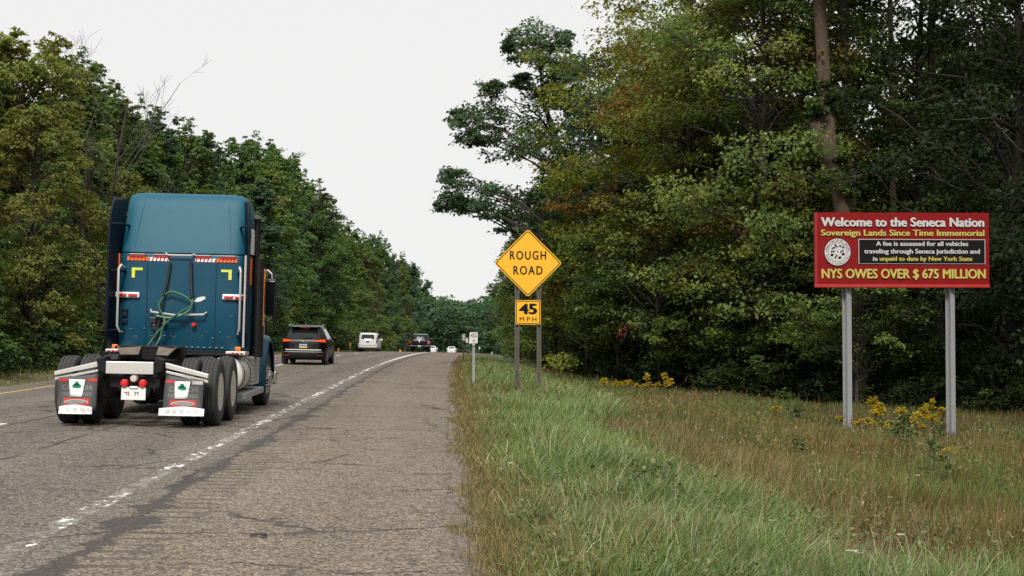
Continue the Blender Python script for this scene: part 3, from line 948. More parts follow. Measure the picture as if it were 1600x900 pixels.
# straight trunks seen between the leaves
def trunk_tree(label, path, radii, Y, crown_tm, bark, stub=None, group=None):
    """a tree whose trunk follows photo pixels at the depth Y"""
    pts = [at(u, v, Y) for u, v in path]
    base = np.array([pts[0][0], Y, zg(pts[0][0], Y) - 0.1])
    root = empty('forest_tree', base, label, 'tree', group)
    T = Tubes()
    P = np.array([base * 0] + [p - base for p in pts])
    t0 = np.linspace(0, len(P) - 1, (len(P) - 1) * 4 + 1)
    PP = np.stack([np.interp(t0, range(len(P)), P[:, k]) for k in range(3)], 1)
    for it in range(1): PP[1:-1] = PP[1:-1] * 0.5 + (PP[:-2] + PP[2:]) * 0.25
    RR = np.interp(t0, range(len(P)), radii)
    PP = PP + np.random.default_rng(3).normal(size=PP.shape) * np.array([0.012, 0.012, 0])
    T.add(PP, RR, 14)
    if stub is not None:
        a, b, r0, r1 = stub
        A, B = at(*a, Y) - base, at(*b, Y - 0.15) - base
        T.add(branch_curve(A, B, -0.05, 6), np.linspace(r0, r1, 6), 12)
        T.add(np.array([B, B + (B - A) * 0.04]), [r1, 0.02], 12)
    top = P[-1]
    rng = np.random.default_rng(int(Y * 7))
    nb = 40
    ang = rng.uniform(0, 6.28, nb); rr = 3.4 * np.sqrt(rng.uniform(0.03, 1, nb))
    cs = np.stack([top[0] + np.cos(ang) * rr, np.sin(ang) * rr, top[2] + rng.uniform(-2.5, 3.5, nb)], 1)
    ax = np.tile(top, (nb, 1)); ax[:, 2] = cs[:, 2]
    if stub is not None:                      # leafy shoots on the trunk round the stub
        ex = np.array([at(u_, v_, Y - 0.2) - base for u_, v_ in [(1284, 172), (1276, 160), (1298, 150), (1290, 135), (1305, 165), (1312, 250), (1270, 178), (1322, 300)]])
        cs = np.concatenate([cs, ex]); ax = np.concatenate([ax, ex - np.array([0, -0.3, 0])]); nb = len(cs)
    rsz = np.where(np.arange(nb) < 40, 1.0, 0.36)
    Pl, Nm, D, S, C, sub = clump_leaves(rng, cs, rsz * rng.uniform(0.7, 1.2, nb), 0.4, 9, 24, 0.15, DARKG + MAPLE[:1], ax)
    v, c = leaf_geo(Pl, Nm, D, S, C)
    for i in range(40):
        T.add(branch_curve(top - np.array([0, 0, max(0.2, 0.5 * rr[i])]), cs[i], 0.2), np.linspace(0.07, 0.012, 5), 5)
    link(bpy.data.objects.new('trunk', T.mesh('trunk', bark))).parent = root
    link(bpy.data.objects.new('crown', quads_mesh('crown', v, c, LEAF))).parent = root
    return root
trunk_tree('big leaning pale brown trunk with a broken limb stub rising behind the billboard', [(1346, 640), (1333, 450), (1318, 330), (1305, 270), (1292, 212), (1289, 150), (1283, 50), (1279, -40), (1272, -150)], [0.30, 0.29, 0.27, 0.25, 0.26, 0.28, 0.22, 0.20, 0.18, 0.14], 44.0, None, BARK_PALE, stub=((1303, 262), (1273, 192), 0.26, 0.20))
trunk_tree('straight dark trunk just right of the big leaning trunk above the billboard', [(1335, 600), (1330, 300), (1325, 150), (1318, 20), (1312, -120)], [0.20, 0.19, 0.17, 0.16, 0.15, 0.11], 47.0, None, BARK)
trunk_tree('slim grey trunk in the bright gap above the middle of the billboard', [(1396, 600), (1395, 250), (1393, 120), (1391, 0), (1388, -130)], [0.11, 0.105, 0.10, 0.09, 0.08, 0.06], 46.0, None, BARK_PALE)
trunk_tree('dark trunk above the right half of the billboard, right of the slim grey one', [(1470, 600), (1455, 200), (1456, 60), (1459, -60), (1462, -160)], [0.17, 0.16, 0.145, 0.13, 0.12, 0.09], 46.5, None, BARK)

# ------------------------------------------------------------------ the dark oak leaning over the verge
YO = 60.0
lob = [(842, 52, 34), (815, 70, 30), (865, 78, 30), (838, 98, 40), (800, 62, 18), (870, 112, 26), (880, 60, 14), (735, 195, 32), (718, 178, 20), (765, 165, 36), (770, 140, 22), (805, 185, 46), (850, 170, 44), (760, 215, 30), (735, 215, 22), (800, 225, 40), (850, 232, 44), (893, 205, 42),
       (885, 130, 34), (905, 100, 30), (915, 150, 40), (713, 285, 28), (700, 316, 22), (742, 305, 36), (782, 308, 36), (825, 318, 40), (868, 300, 44), (905, 260, 44), (760, 330, 24), (722, 322, 24), (700, 270, 16), (850, 345, 36), (890, 345, 40), (790, 345, 24), (930, 310, 45), (840, 135, 30), (812, 130, 18)]
rng = np.random.default_rng(77)
cs, rs = [], []
sO = FPX / YO
base_o = np.array([pr_(985, YO), YO, 0.0]); base_o[2] = zg(base_o[0], YO) - 0.1
for (uu, vv, rr) in lob:
    for rep in range(2):
        q = at(uu + rng.uniform(-4, 4), vv + rng.uniform(-4, 4), YO)
        q[1] += rng.normal() * 1.1
        cs.append(q - base_o); rs.append(rr / sO * 0.90)
cs = np.array(cs); rs = np.array(rs)
ot = np.array([(0, 0, 0)] + [tuple(at(u_, v_, YO) - base_o) for u_, v_ in [(960, 430), (930, 330), (903, 270), (870, 225), (850, 160), (843, 90), (842, 50)]])
ax = np.stack([np.interp(cs[:, 2] * 0.9, ot[:, 2], ot[:, k]) for k in range(3)], 1)
Pl, Nm, D, S, C, sub = clump_leaves(rng, cs, rs, 0.85, 11, 30, 0.17, OAKC, ax, droop=0.2)
v_, c_ = leaf_geo(Pl, Nm, D, S, C)
To = Tubes()
t0 = np.linspace(0, len(ot) - 1, 29)
To.add(np.stack([np.interp(t0, range(len(ot)), ot[:, k]) for k in range(3)], 1), np.linspace(0.26, 0.03, 29), 9)
for i in range(len(cs)):
    hd = abs(cs[i, 0] - np.interp(cs[i, 2], ot[:, 2], ot[:, 0]))
    a0 = np.array([np.interp(max(cs[i, 2] - 0.5 - 0.75 * hd, 2.0), ot[:, 2], ot[:, k]) for k in range(3)])
    To.add(branch_curve(a0, cs[i], 0.12 * hd, 7) + np.concatenate([[[0, 0, 0]], rng.normal(size=(5, 3)) * 0.10, [[0, 0, 0]]]), np.linspace(0.02 + 0.012 * hd, 0.01, 7), 5)
    for k in range(0, 9, 2):
        To.add(np.stack([cs[i], sub[i, k]]), [0.012, 0.004], 3)
oak = empty('oak_tree', base_o, 'dark blue-green oak leaning out over the verge against the pale sky', 'tree')
link(bpy.data.objects.new('trunk', To.mesh('trunk', BARK))).parent = oak
link(bpy.data.objects.new('crown', quads_mesh('crown', v_, c_, LEAF))).parent = oak

# trees along the right verge beyond the oak
for i, (u, Y, vtop, kd) in enumerate([(845, 78, 300, 5), (880, 90, 240, 3), (812, 96, 352, 0), (850, 112, 300, 4), (800, 120, 385, 5), (812, 140, 402, 4), (792, 165, 432, 2), (800, 195, 440, 0), (790, 235, 455, 2), (830, 170, 395, 3), (880, 130, 300, 0)]):
    X = pr_(u, Y)
    H = top_z(X, Y, u, vtop) - zg(X, Y)
    hue, pr = left_kinds[kd]
    place(pr, X, Y, rg.uniform(0, 6.28), min(max(H / HL, 0.6), 1.1) * 0.9, H / HL, f"{hue} tree right of the road beyond the oak, {ORD[i]} of that far group", 'far trees along the right verge beyond the oak')

# the far wood where the road bends away: one mass
rng = np.random.default_rng(99)
n = 300
fu = rng.uniform(560, 1020, n); fY = rng.uniform(330, 470, n)
cs, rs = [], []
for u_, y_ in zip(fu, fY):
    x_ = at(u_, 540, y_)[0]
    z0 = zg(x_, y_)
    h_ = (EYE + (513 - np.interp(u_, [560, 700, 735, 780, 1020], [440, 466, 470, 452, 420])) / FPX * y_ - z0) * rng.uniform(0.8, 1.02)
    m = 16
    cs.append(np.stack([x_ + rng.normal(size=m) * 2.6, y_ + rng.normal(size=m) * 2.6, z0 + h_ * rng.uniform(0.0, 0.96, m)], 1))
    rs.append(rng.uniform(1.2, 2.3, m))
cs = np.concatenate(cs); rs = np.concatenate(rs)
ax = cs - np.array([0, 0, 1.0])
Pl, Nm, D, S, C, sub = clump_leaves(rng, cs, rs, 0.7, 4, 9, 0.85, TEAL, ax)  # bluish leaf palette used in place of distance haze
v_, c_ = leaf_geo(Pl, Nm, D, S, C)
fw = link(bpy.data.objects.new('far_woods', quads_mesh('far_woods', v_, c_, LEAF)))
tag(fw, 'blue-green woods closing the view where the road bends away', 'woods', kind='stuff')
# ================================================================== materials for made things
PAINT = mat('teal_truck_paint', (0.002, 0.055, 0.100), 0.42, 0.0, 0.30, 1.6, (0.022, 0.062, 0.082), Coat_Weight=0.10, Coat_Roughness=0.2, Specular_IOR_Level=0.3)
PAINT_SKYLIT = mat('teal_paint_skylit', (0.007, 0.078, 0.120), 0.5, 0.0, 0.08, 0.8, (0.03, 0.09, 0.12), Specular_IOR_Level=0.22)  # same teal, lightened: sky sheen on the tilted fairing put into the colour
NAVY = mat('navy_fairing', (0.002, 0.008, 0.018), 0.5, 0.0, 0.12, 2.0, (0.01, 0.02, 0.03), Specular_IOR_Level=0.2)
BLACKP = mat('black_paint', (0.006, 0.006, 0.007), 0.38, 0.0, 0.15, 4)
GREASE = mat('greasy_black_steel', (0.006, 0.0055, 0.005), 0.6, 0.0, 0.4, 5, (0.022, 0.019, 0.016), Specular_IOR_Level=0.25)
RUBBER = mat('tyre_rubber', (0.022, 0.022, 0.024), 0.8, 0.0, 0.5, 4, (0.06, 0.055, 0.05))
FLAP = mat('flap_rubber', (0.066, 0.066, 0.070), 0.6, 0.0, 0.3, 6, (0.09, 0.085, 0.08))
CHROME = mat('dull_chrome', (0.62, 0.61, 0.59), 0.22, 1.0, 0.30, 4, (0.25, 0.22, 0.19))
ALU = mat('brushed_aluminium', (0.62, 0.60, 0.57), 0.42, 0.45, 0.35, 4, (0.26, 0.23, 0.20))
STEEL = mat('galvanised_steel', (0.34, 0.35, 0.36), 0.55, 0.35, 0.35, 4, (0.22, 0.20, 0.18))
RUSTY = mat('weathered_steel', (0.15, 0.125, 0.105), 0.75, 0.3, 0.4, 6, (0.06, 0.04, 0.03))
CREAM = mat('cream_rim', (0.55, 0.52, 0.47), 0.5, 0.2, 0.35, 6, (0.22, 0.19, 0.15))
WHITE = mat('white_plastic', (0.66, 0.66, 0.65), 0.5, 0.0, 0.14, 8, (0.4, 0.38, 0.35))
WHITEREF = mat('white_reflective', (0.86, 0.86, 0.85), 0.4, 0.0, 0.10, 9, (0.4, 0.38, 0.35))
REDLENS = mat('red_lens', (0.55, 0.012, 0.012), 0.22, 0.0, 0.1, 9, Coat_Weight=0.5)
REDTAPE = mat('red_tape', (0.45, 0.03, 0.025), 0.45, 0.0, 0.15, 9)
ORANGE = mat('orange_tape', (0.75, 0.17, 0.02), 0.45, 0.0, 0.15, 9)
AMBER = mat('amber_reflector', (0.85, 0.33, 0.02), 0.35, 0.0, 0.1, 9)
LIME = mat('lime_tape', (0.62, 0.66, 0.08), 0.45, 0.0, 0.15, 9)
GREENH = mat('green_hose', (0.03, 0.16, 0.055), 0.45, 0.0, 0.2, 6)
DGREEN = mat('dark_green_hose', (0.012, 0.08, 0.05), 0.5, 0.0, 0.2, 6)
BLACKH = mat('black_hose', (0.010, 0.010, 0.011), 0.5, 0.0, 0.2, 6)
CLOVER = mat('green_print', (0.0, 0.17, 0.10), 0.5, 0.0, 0.05, 6)
GLASS = mat('dark_glass', (0.008, 0.010, 0.011), 0.06, 0.0, 0.05, 3, (0.02, 0.02, 0.02), Specular_IOR_Level=0.3)
GREYPRINT = mat('grey_print', (0.20, 0.20, 0.20), 0.6, 0.0, 0.1, 6)
DARKPRINT = mat('dark_print', (0.03, 0.03, 0.035), 0.6, 0.0, 0.05, 6)

# ================================================================== the tractor unit
TX, TY = -4.74, 22.3
truck = empty('semi_truck', (TX, TY, float(zroad(TX, TY))), 'teal semi truck tractor without trailer, seen from behind with mud flaps and sleeper cab', 'truck')
truck.rotation_euler = (0, math.atan(0.022), 0)

def T_(mb, name, m, parent=truck, **k):
    return mb.build(name, m, parent, **k)

def sup(t, n):
    c, s = math.cos(t), math.sin(t)
    return (math.copysign(abs(c) ** (2 / n), c), math.copysign(abs(s) ** (2 / n), s))
def ring_stack(levels, n=9, seg=56):
    """levels: (z, halfwidth, y_rear, y_front)"""
    rings = []
    for z, w_, y0, y1 in levels:
        yc, L = (y0 + y1) / 2, (y1 - y0) / 2
        rings.append([(w_ * sup(2 * PI * k / seg, n)[0], yc + L * sup(2 * PI * k / seg, n)[1], z) for k in range(seg)])
    return rings
# cab and sleeper: lower box, then the raised roof that leans away
m = MB()
m.rings(ring_stack([(1.10, 1.10, 3.02, 5.75), (1.14, 1.12, 3.0, 5.8), (1.9, 1.13, 3.0, 5.75), (2.05, 1.13, 3.0, 5.5), (2.60, 1.12, 3.0, 5.2), (2.76, 1.11, 3.0, 5.1), (2.785, 1.10, 3.012, 5.05)], 14))
T_(m, 'cab', PAINT, smooth=True)
m = MB()
m.rings(ring_stack([(2.79, 1.10, 3.01, 5.0), (2.81, 1.115, 2.995, 5.0), (2.86, 1.115, 3.01, 4.95), (3.2, 1.10, 3.13, 4.75), (3.55, 1.075, 3.25, 4.5), (3.72, 1.06, 3.31, 4.35), (3.80, 1.04, 3.35, 4.25), (3.85, 1.01, 3.39, 4.2), (3.885, 0.95, 3.45, 4.1), (3.905, 0.80, 3.56, 4.0)], 10))
roof = T_(m, 'roof_fairing', PAINT_SKYLIT, smooth=True)
m = MB()
for sx in (-0.84, 0.84):
    m.grid(lambda a, z: (sx * (1 - 0.05 * (z - 2.88)), float(np.interp(z, [2.86, 3.2, 3.55, 3.72], [3.01, 3.13, 3.25, 3.31])) - 0.006, z), [0, 1], [2.9])if False else None
    m.tube([(sx * (1 - 0.04 * k), y - 0.001, z) for k, (z, y) in enumerate([(2.87, 3.02), (3.2, 3.132), (3.55, 3.252), (3.70, 3.306)])], 0.004, 5)
T_(m, 'panel_seam', PAINT, parent=roof)
# white lettering panel on the sleeper side
m = MB()
m.grid(lambda y, z: (1.128 + 0.03 * (3.3 - z) * 0.3, y - (z - 2.9) * -0.25, z), [3.45, 4.3], [2.84, 3.05, 3.3])
T_(m, 'side_panel', WHITE, thick=0.01)
# side extenders
for s in (-1, 1):
    m = MB()
    def ext(y, z, s=s):
        f = (y - 2.64) / 0.58
        return (s * (1.21 - 0.13 * f ** 2 - 0.05 * max(0, z - 3.0)), y + 0.20 * max(0, z - 3.35) * (1 - f) + (0.25 * max(0, z - 3.62) / 0.2) * (1 - f), z)
    m.grid(ext, [2.64, 2.7, 2.82, 2.98, 3.22], [1.16, 1.5, 2.0, 2.6, 3.0, 3.3, 3.5, 3.60, 3.70, 3.76])
    ex = T_(m, 'side_extender', NAVY, smooth=True, thick=0.035)
    for z in (1.42, 2.46, 3.28):
        m = MB().tube([(s * 1.19, 2.70, z), (s * 1.05, 2.84, z + 0.01), (s * 0.98, 3.02 + max(0, z - 2.8) * 0.33, z)], 0.022, 6)
        T_(m, 'bracket', NAVY, parent=ex)
# grab rails
for s in (-1, 1):
    m = MB()
    m.tube([(s * 1.00, 2.99, 2.52), (s * 1.03, 2.86, 2.57), (s * 1.06, 2.80, 2.50), (s * 1.06, 2.80, 1.50), (s * 1.03, 2.86, 1.41), (s * 1.00, 2.99, 1.40)], 0.022, 8)
    T_(m, 'grab_rail', ALU, smooth=True)
m = MB().tube([(1.15, 2.70, 1.17), (1.155, 2.70, 2.78)], 0.02, 8)
T_(m, 'grab_rail', ALU, smooth=True)
# reflective bars under the seam, lime corners, marker lights
for x in (-0.78, -0.36, 0.36, 0.80):
    T_(MB().box((x, 2.985, 2.745), (0.26, 0.03, 0.045)), 'marker_light', REDLENS, bevel=0.006)
for x in (-0.78, -0.36, 0.36, 0.80):
    T_(MB().box((x, 2.975, 2.772), (0.27, 0.05, 0.012)), 'light_hood', ALU)
for s in (-1, 1):
    T_(MB().box((s * 0.78, 2.992, 2.69), (0.36, 0.008, 0.065)), 'orange_tape', ORANGE)
    T_(MB().box((s * 0.41, 2.992, 2.69), (0.36, 0.008, 0.065)), 'white_tape', WHITEREF)
    m = MB()
    for k in range(11):
        x = s * (0.25 + 0.066 * k)
        m.add([(x - 0.018, 2.986, 2.66), (x + 0.008, 2.986, 2.66), (x + 0.026, 2.986, 2.72), (x, 2.986, 2.72)], [(0, 1, 2, 3)])
    T_(m, 'tape_stripe', REDTAPE)
    m = MB().box((s * 0.78, 2.992, 2.51), (0.19, 0.008, 0.045)).box((s * 0.845, 2.991, 2.42), (0.055, 0.008, 0.135))
    T_(m, 'lime_corner', LIME)
    l = T_(MB().box((s * 0.93, 2.972, 2.05), (0.42, 0.05, 0.10)), 'light_bezel', WHITE, bevel=0.02)
    for dx in (-0.095, 0.095):
        T_(MB().box((s * 0.93 + dx, 2.945, 2.05), (0.155, 0.03, 0.06)), 'lens', REDLENS, parent=l, bevel=0.012)
# rear wall fittings
m = MB().tube([(-0.29, 2.985, 2.80), (-0.24, 2.93, 2.765), (0.16, 2.93, 2.765), (0.22, 2.985, 2.79)], 0.016, 6)
T_(m, 'tie_bar', ALU, smooth=True)
m = MB().tube([(-0.52, 2.985, 1.80), (-0.50, 2.90, 1.76), (-0.1, 2.90, 1.71), (0.42, 2.90, 1.73), (0.45, 2.985, 1.77)], 0.019, 6)
T_(m, 'hose_bar', ALU, smooth=True)
T_(MB().tube([(-0.20, 2.96, 2.64), (-0.23, 2.95, 2.35), (-0.28, 2.92, 2.12), (-0.34, 2.90, 1.8), (-0.36, 2.9, 1.6), (-0.40, 2.86, 1.3), (-0.42, 2.7, 1.15)], 0.022, 7), 'air_hose', BLACKH, smooth=True)
T_(MB().tube([(0.16, 2.96, 2.66), (0.17, 2.95, 2.4), (0.18, 2.93, 2.2), (0.20, 2.90, 2.05), (0.16, 2.9, 2.0)], 0.026, 7), 'air_hose', BLACKH, smooth=True)
def arc(pts, n=14):
    P = np.array(pts, float)
    t = np.linspace(0, len(P) - 1, n)
    f = [_smooth_interp(range(len(P)), P[:, k]) for k in range(3)]
    return [tuple(float(g(np.array(x))) for g in f) for x in t]
T_(MB().tube(arc([(-0.28, 2.93, 2.06), (-0.16, 2.90, 2.12), (0.05, 2.89, 2.06), (0.19, 2.89, 1.96), (0.20, 2.86, 1.84), (0.06, 2.83, 1.72), (-0.16, 2.83, 1.66), (-0.40, 2.85, 1.69)], 30), 0.018, 7), 'green_hose', GREENH, smooth=True)
T_(MB().tube(arc([(-0.30, 2.90, 2.02), (-0.36, 2.86, 1.86), (-0.27, 2.84, 1.68), (-0.24, 2.8, 1.54), (-0.34, 2.78, 1.42), (-0.47, 2.74, 1.22), (-0.50, 2.55, 1.12)], 26), 0.022, 7), 'green_hose', DGREEN, smooth=True)
T_(MB().tube(arc([(0.22, 2.90, 2.0), (0.20, 2.86, 1.88), (0.02, 2.82, 1.76), (-0.18, 2.8, 1.60), (-0.26, 2.77, 1.50), (-0.30, 2.74, 1.3), (-0.36, 2.6, 1.14)], 26), 0.020, 7), 'green_hose', DGREEN, smooth=True)
T_(MB().box((-0.46, 2.93, 1.61), (0.12, 0.12, 0.12)).box((-0.43, 2.90, 1.49), (0.07, 0.08, 0.12)), 'hose_coupling', BLACKH, bevel=0.02)
for x, z in ((-0.27, 1.56), (0.24, 1.545)):
    T_(MB().lathe([(0.0, -0.05), (0.035, -0.045), (0.042, 0.0), (0.042, 0.05)], 'y', (x, 2.96, z), 14), 'red_cap', REDLENS, smooth=True)
m = MB()
n = 14
m.add([(0.33 + 0.10 * math.cos(2*PI*k/n) * (1.1 if k % 3 else .8), 2.993, 2.0 + 0.04 * math.sin(2*PI*k/n) + 0.03 * math.cos(2*PI*k/n)) for k in range(n)], [tuple(range(n))])
T_(m, 'bare_patch', WHITE)
m = MB()
rr_ = random.Random(4)
for k in range(9):
    x = -0.1 + 0.105 * k
    m.box((x, 2.99, 1.155), (0.035, 0.012, 0.02))
for k in range(26):
    m.box((rr_.uniform(-0.95, 0.95), 2.993, rr_.choice([1.33, 1.34, 1.45, 1.7, 1.95]) + rr_.uniform(-.02, .02)), (rr_.uniform(0.01, 0.07), 0.006, 0.007))
T_(m, 'scuff', GREYPRINT)
for z in (1.27, 1.98):
    m = MB()
    for k in range(25):
        m.lathe([(0.001, -0.004), (0.007, -0.003), (0.008, 0.0)], 'y', (-0.96 + 0.08 * k, 2.998, z), 6)
    T_(m, 'rivet', PAINT)
for x in (-0.60, 0.60): T_(MB().b2(x - 0.003, x + 0.003, 2.990, 2.997, 1.14, 2.62), 'wall_seam', NAVY)
m = MB()
for z in (1.58, 1.70, 1.78):
    m.box((-0.97, 2.985, z), (0.10, 0.03, 0.07))
T_(m, 'vent', NAVY, bevel=0.01)

# chassis
m = MB()
for s in (-1, 1):
    m.b2(s * 0.43 - 0.04, s * 0.43 + 0.04, -0.82, 7.2, 0.76, 1.0)
for y in (0.65, 2.0, 3.4, 5.0):
    m.b2(-0.39, 0.39, y - 0.06, y + 0.06, 0.78, 0.98)
m.b2(-1.1, 1.1, 2.55, 3.05, 1.02, 1.06)
m.b2(-1.0, 1.0, 3.0, 5.6, 0.98, 1.10)
T_(m, 'frame', GREASE, bevel=0.008)
cm = T_(MB().b2(-0.35, 0.35, -0.93, -0.85, 0.80, 0.985), 'rear_crossmember', ALU, bevel=0.01)
for s in (-1, 1):
    T_(MB().prism([(s * 0.36, 0.80), (s * 0.47, 0.84), (s * 0.50, 1.02), (s * 0.36, 1.06)], 'y', -0.90, -0.55), 'frame_end', GREASE, bevel=0.015)
m = MB()
for y in (0.0, 1.3):
    m.tube([(-1.0, y, 0.52), (1.0, y, 0.52)], 0.085, 10)
    m.lathe([(0.02, -0.22), (0.16, -0.18), (0.22, 0), (0.16, 0.18), (0.02, 0.22)], 'y', (0, y, 0.52), 18)
    for s in (-1, 1):
        m.lathe([(0.13, -0.18), (0.15, -0.1), (0.15, 0.1), (0.13, 0.18)], 'z', (s * 0.43, y - 0.42, 0.62), 14)
        m.box((s * 0.43, y - 0.15, 0.45), (0.09, 0.7, 0.08))
m.tube([(0, -0.2, 0.55), (0, 5, 0.7)], 0.06, 8)
m.tube([(-0.9, 5.9, 0.5), (0.9, 5.9, 0.5)], 0.06, 8)
m.b2(-0.30, 0.42, -0.80, -0.76, 0.60, 0.76)
m.b2(-0.55, 0.55, 2.2, 4.8, 0.45, 0.78)
T_(m, 'axles', GREASE, smooth=True)
# fifth wheel
m = MB()
m.prism([(-0.50, 0.25), (-0.42, 0.22), (-0.10, 0.52), (0.10, 0.52), (0.42, 0.22), (0.50, 0.25), (0.46, 1.05), (-0.46, 1.05)], 'z', 1.16, 1.20)
fw_ = T_(m, 'fifth_wheel', GREASE, bevel=0.012)
for s in (-1, 1):
    m = MB()
    m.add([(s * 0.46, 0.24, 1.19), (s * 0.14, 0.50, 1.19), (s * 0.14, 0.30, 1.06), (s * 0.36, 0.04, 1.06)], [(0, 1, 2, 3)])
    T_(m, 'ramp', RUSTY, parent=fw_, thick=0.02)
m = MB().b2(-0.5, 0.5, 0.5, 0.85, 1.0, 1.16)
m.b2(-0.75, -0.52, 0.5, 0.6, 1.07, 1.10)
T_(m, 'mount', GREASE, parent=fw_)
# wheels
def tyre_prof(r, w_):
    h = w_ / 2
    p = [(r * 0.56, -h * 0.82), (r * 0.62, -h * 0.98), (r * 0.80, -h * 1.0), (r * 0.93, -h * 0.93), (r * 0.975, -h * 0.83)]
    for g in (-0.45, 0.0, 0.45):
        p += [(r, (g - 0.10) * h), (r * 0.972, (g - 0.07) * h), (r * 0.972, (g + 0.07) * h), (r, (g + 0.10) * h)]
    p += [(a, -b) for a, b in p[4::-1]]
    return p
def wheel(x, y, r, w_, face, rimmat, name='wheel', parent=truck, z=None, dish=0.35):
    z = r if z is None else z
    ty = MB().lathe(tyre_prof(r, w_), 'x', (x, y, z), 44).build(name, RUBBER, parent, smooth=True)
    h = w_ / 2 * face
    rp = [(r * 0.575, h * 0.90), (r * 0.55, h * 0.92), (r * 0.52, h * 0.7), (r * 0.45, h * (0.9 - dish * 2)), (r * 0.26, h * (0.9 - dish * 2)), (r * 0.24, h * (0.9 - dish)), (r * 0.12, h * (1.0 - dish)), (0.001, h * (1.0 - dish))]
    rm = MB().lathe(rp, 'x', (x, y, z), 32).build('rim', rimmat, ty, smooth=True)
    return ty
for y in (0.0, 1.3):
    for s in (-1, 1):
        wheel(s * 1.085, y, 0.52, 0.265, s, CREAM, dish=0.7)
        wheel(s * 0.765, y, 0.52, 0.265, s, CREAM, dish=0.7)
for s in (-1, 1):
    fwl = wheel(s * 1.06, 5.9, 0.52, 0.28, s, CHROME, dish=0.0)
    m = MB().lathe([(0.17, 0.10), (0.17, 0.16), (0.12, 0.22), (0.05, 0.24), (0.001, 0.24)] if s > 0 else [(0.17, -0.10), (0.17, -0.16), (0.12, -0.22), (0.05, -0.24), (0.001, -0.24)], 'x', (s * 1.06, 5.9, 0.52), 18)
    for k in range(10):
        t = 2 * PI * k / 10
        m.tube([(s * 1.15, 5.9 + 0.21 * math.cos(t), 0.52 + 0.21 * math.sin(t)), (s * 1.24, 5.9 + 0.21 * math.cos(t), 0.52 + 0.21 * math.sin(t))], 0.018, 6)
    T_(m, 'hub', CHROME, parent=fwl, smooth=True)
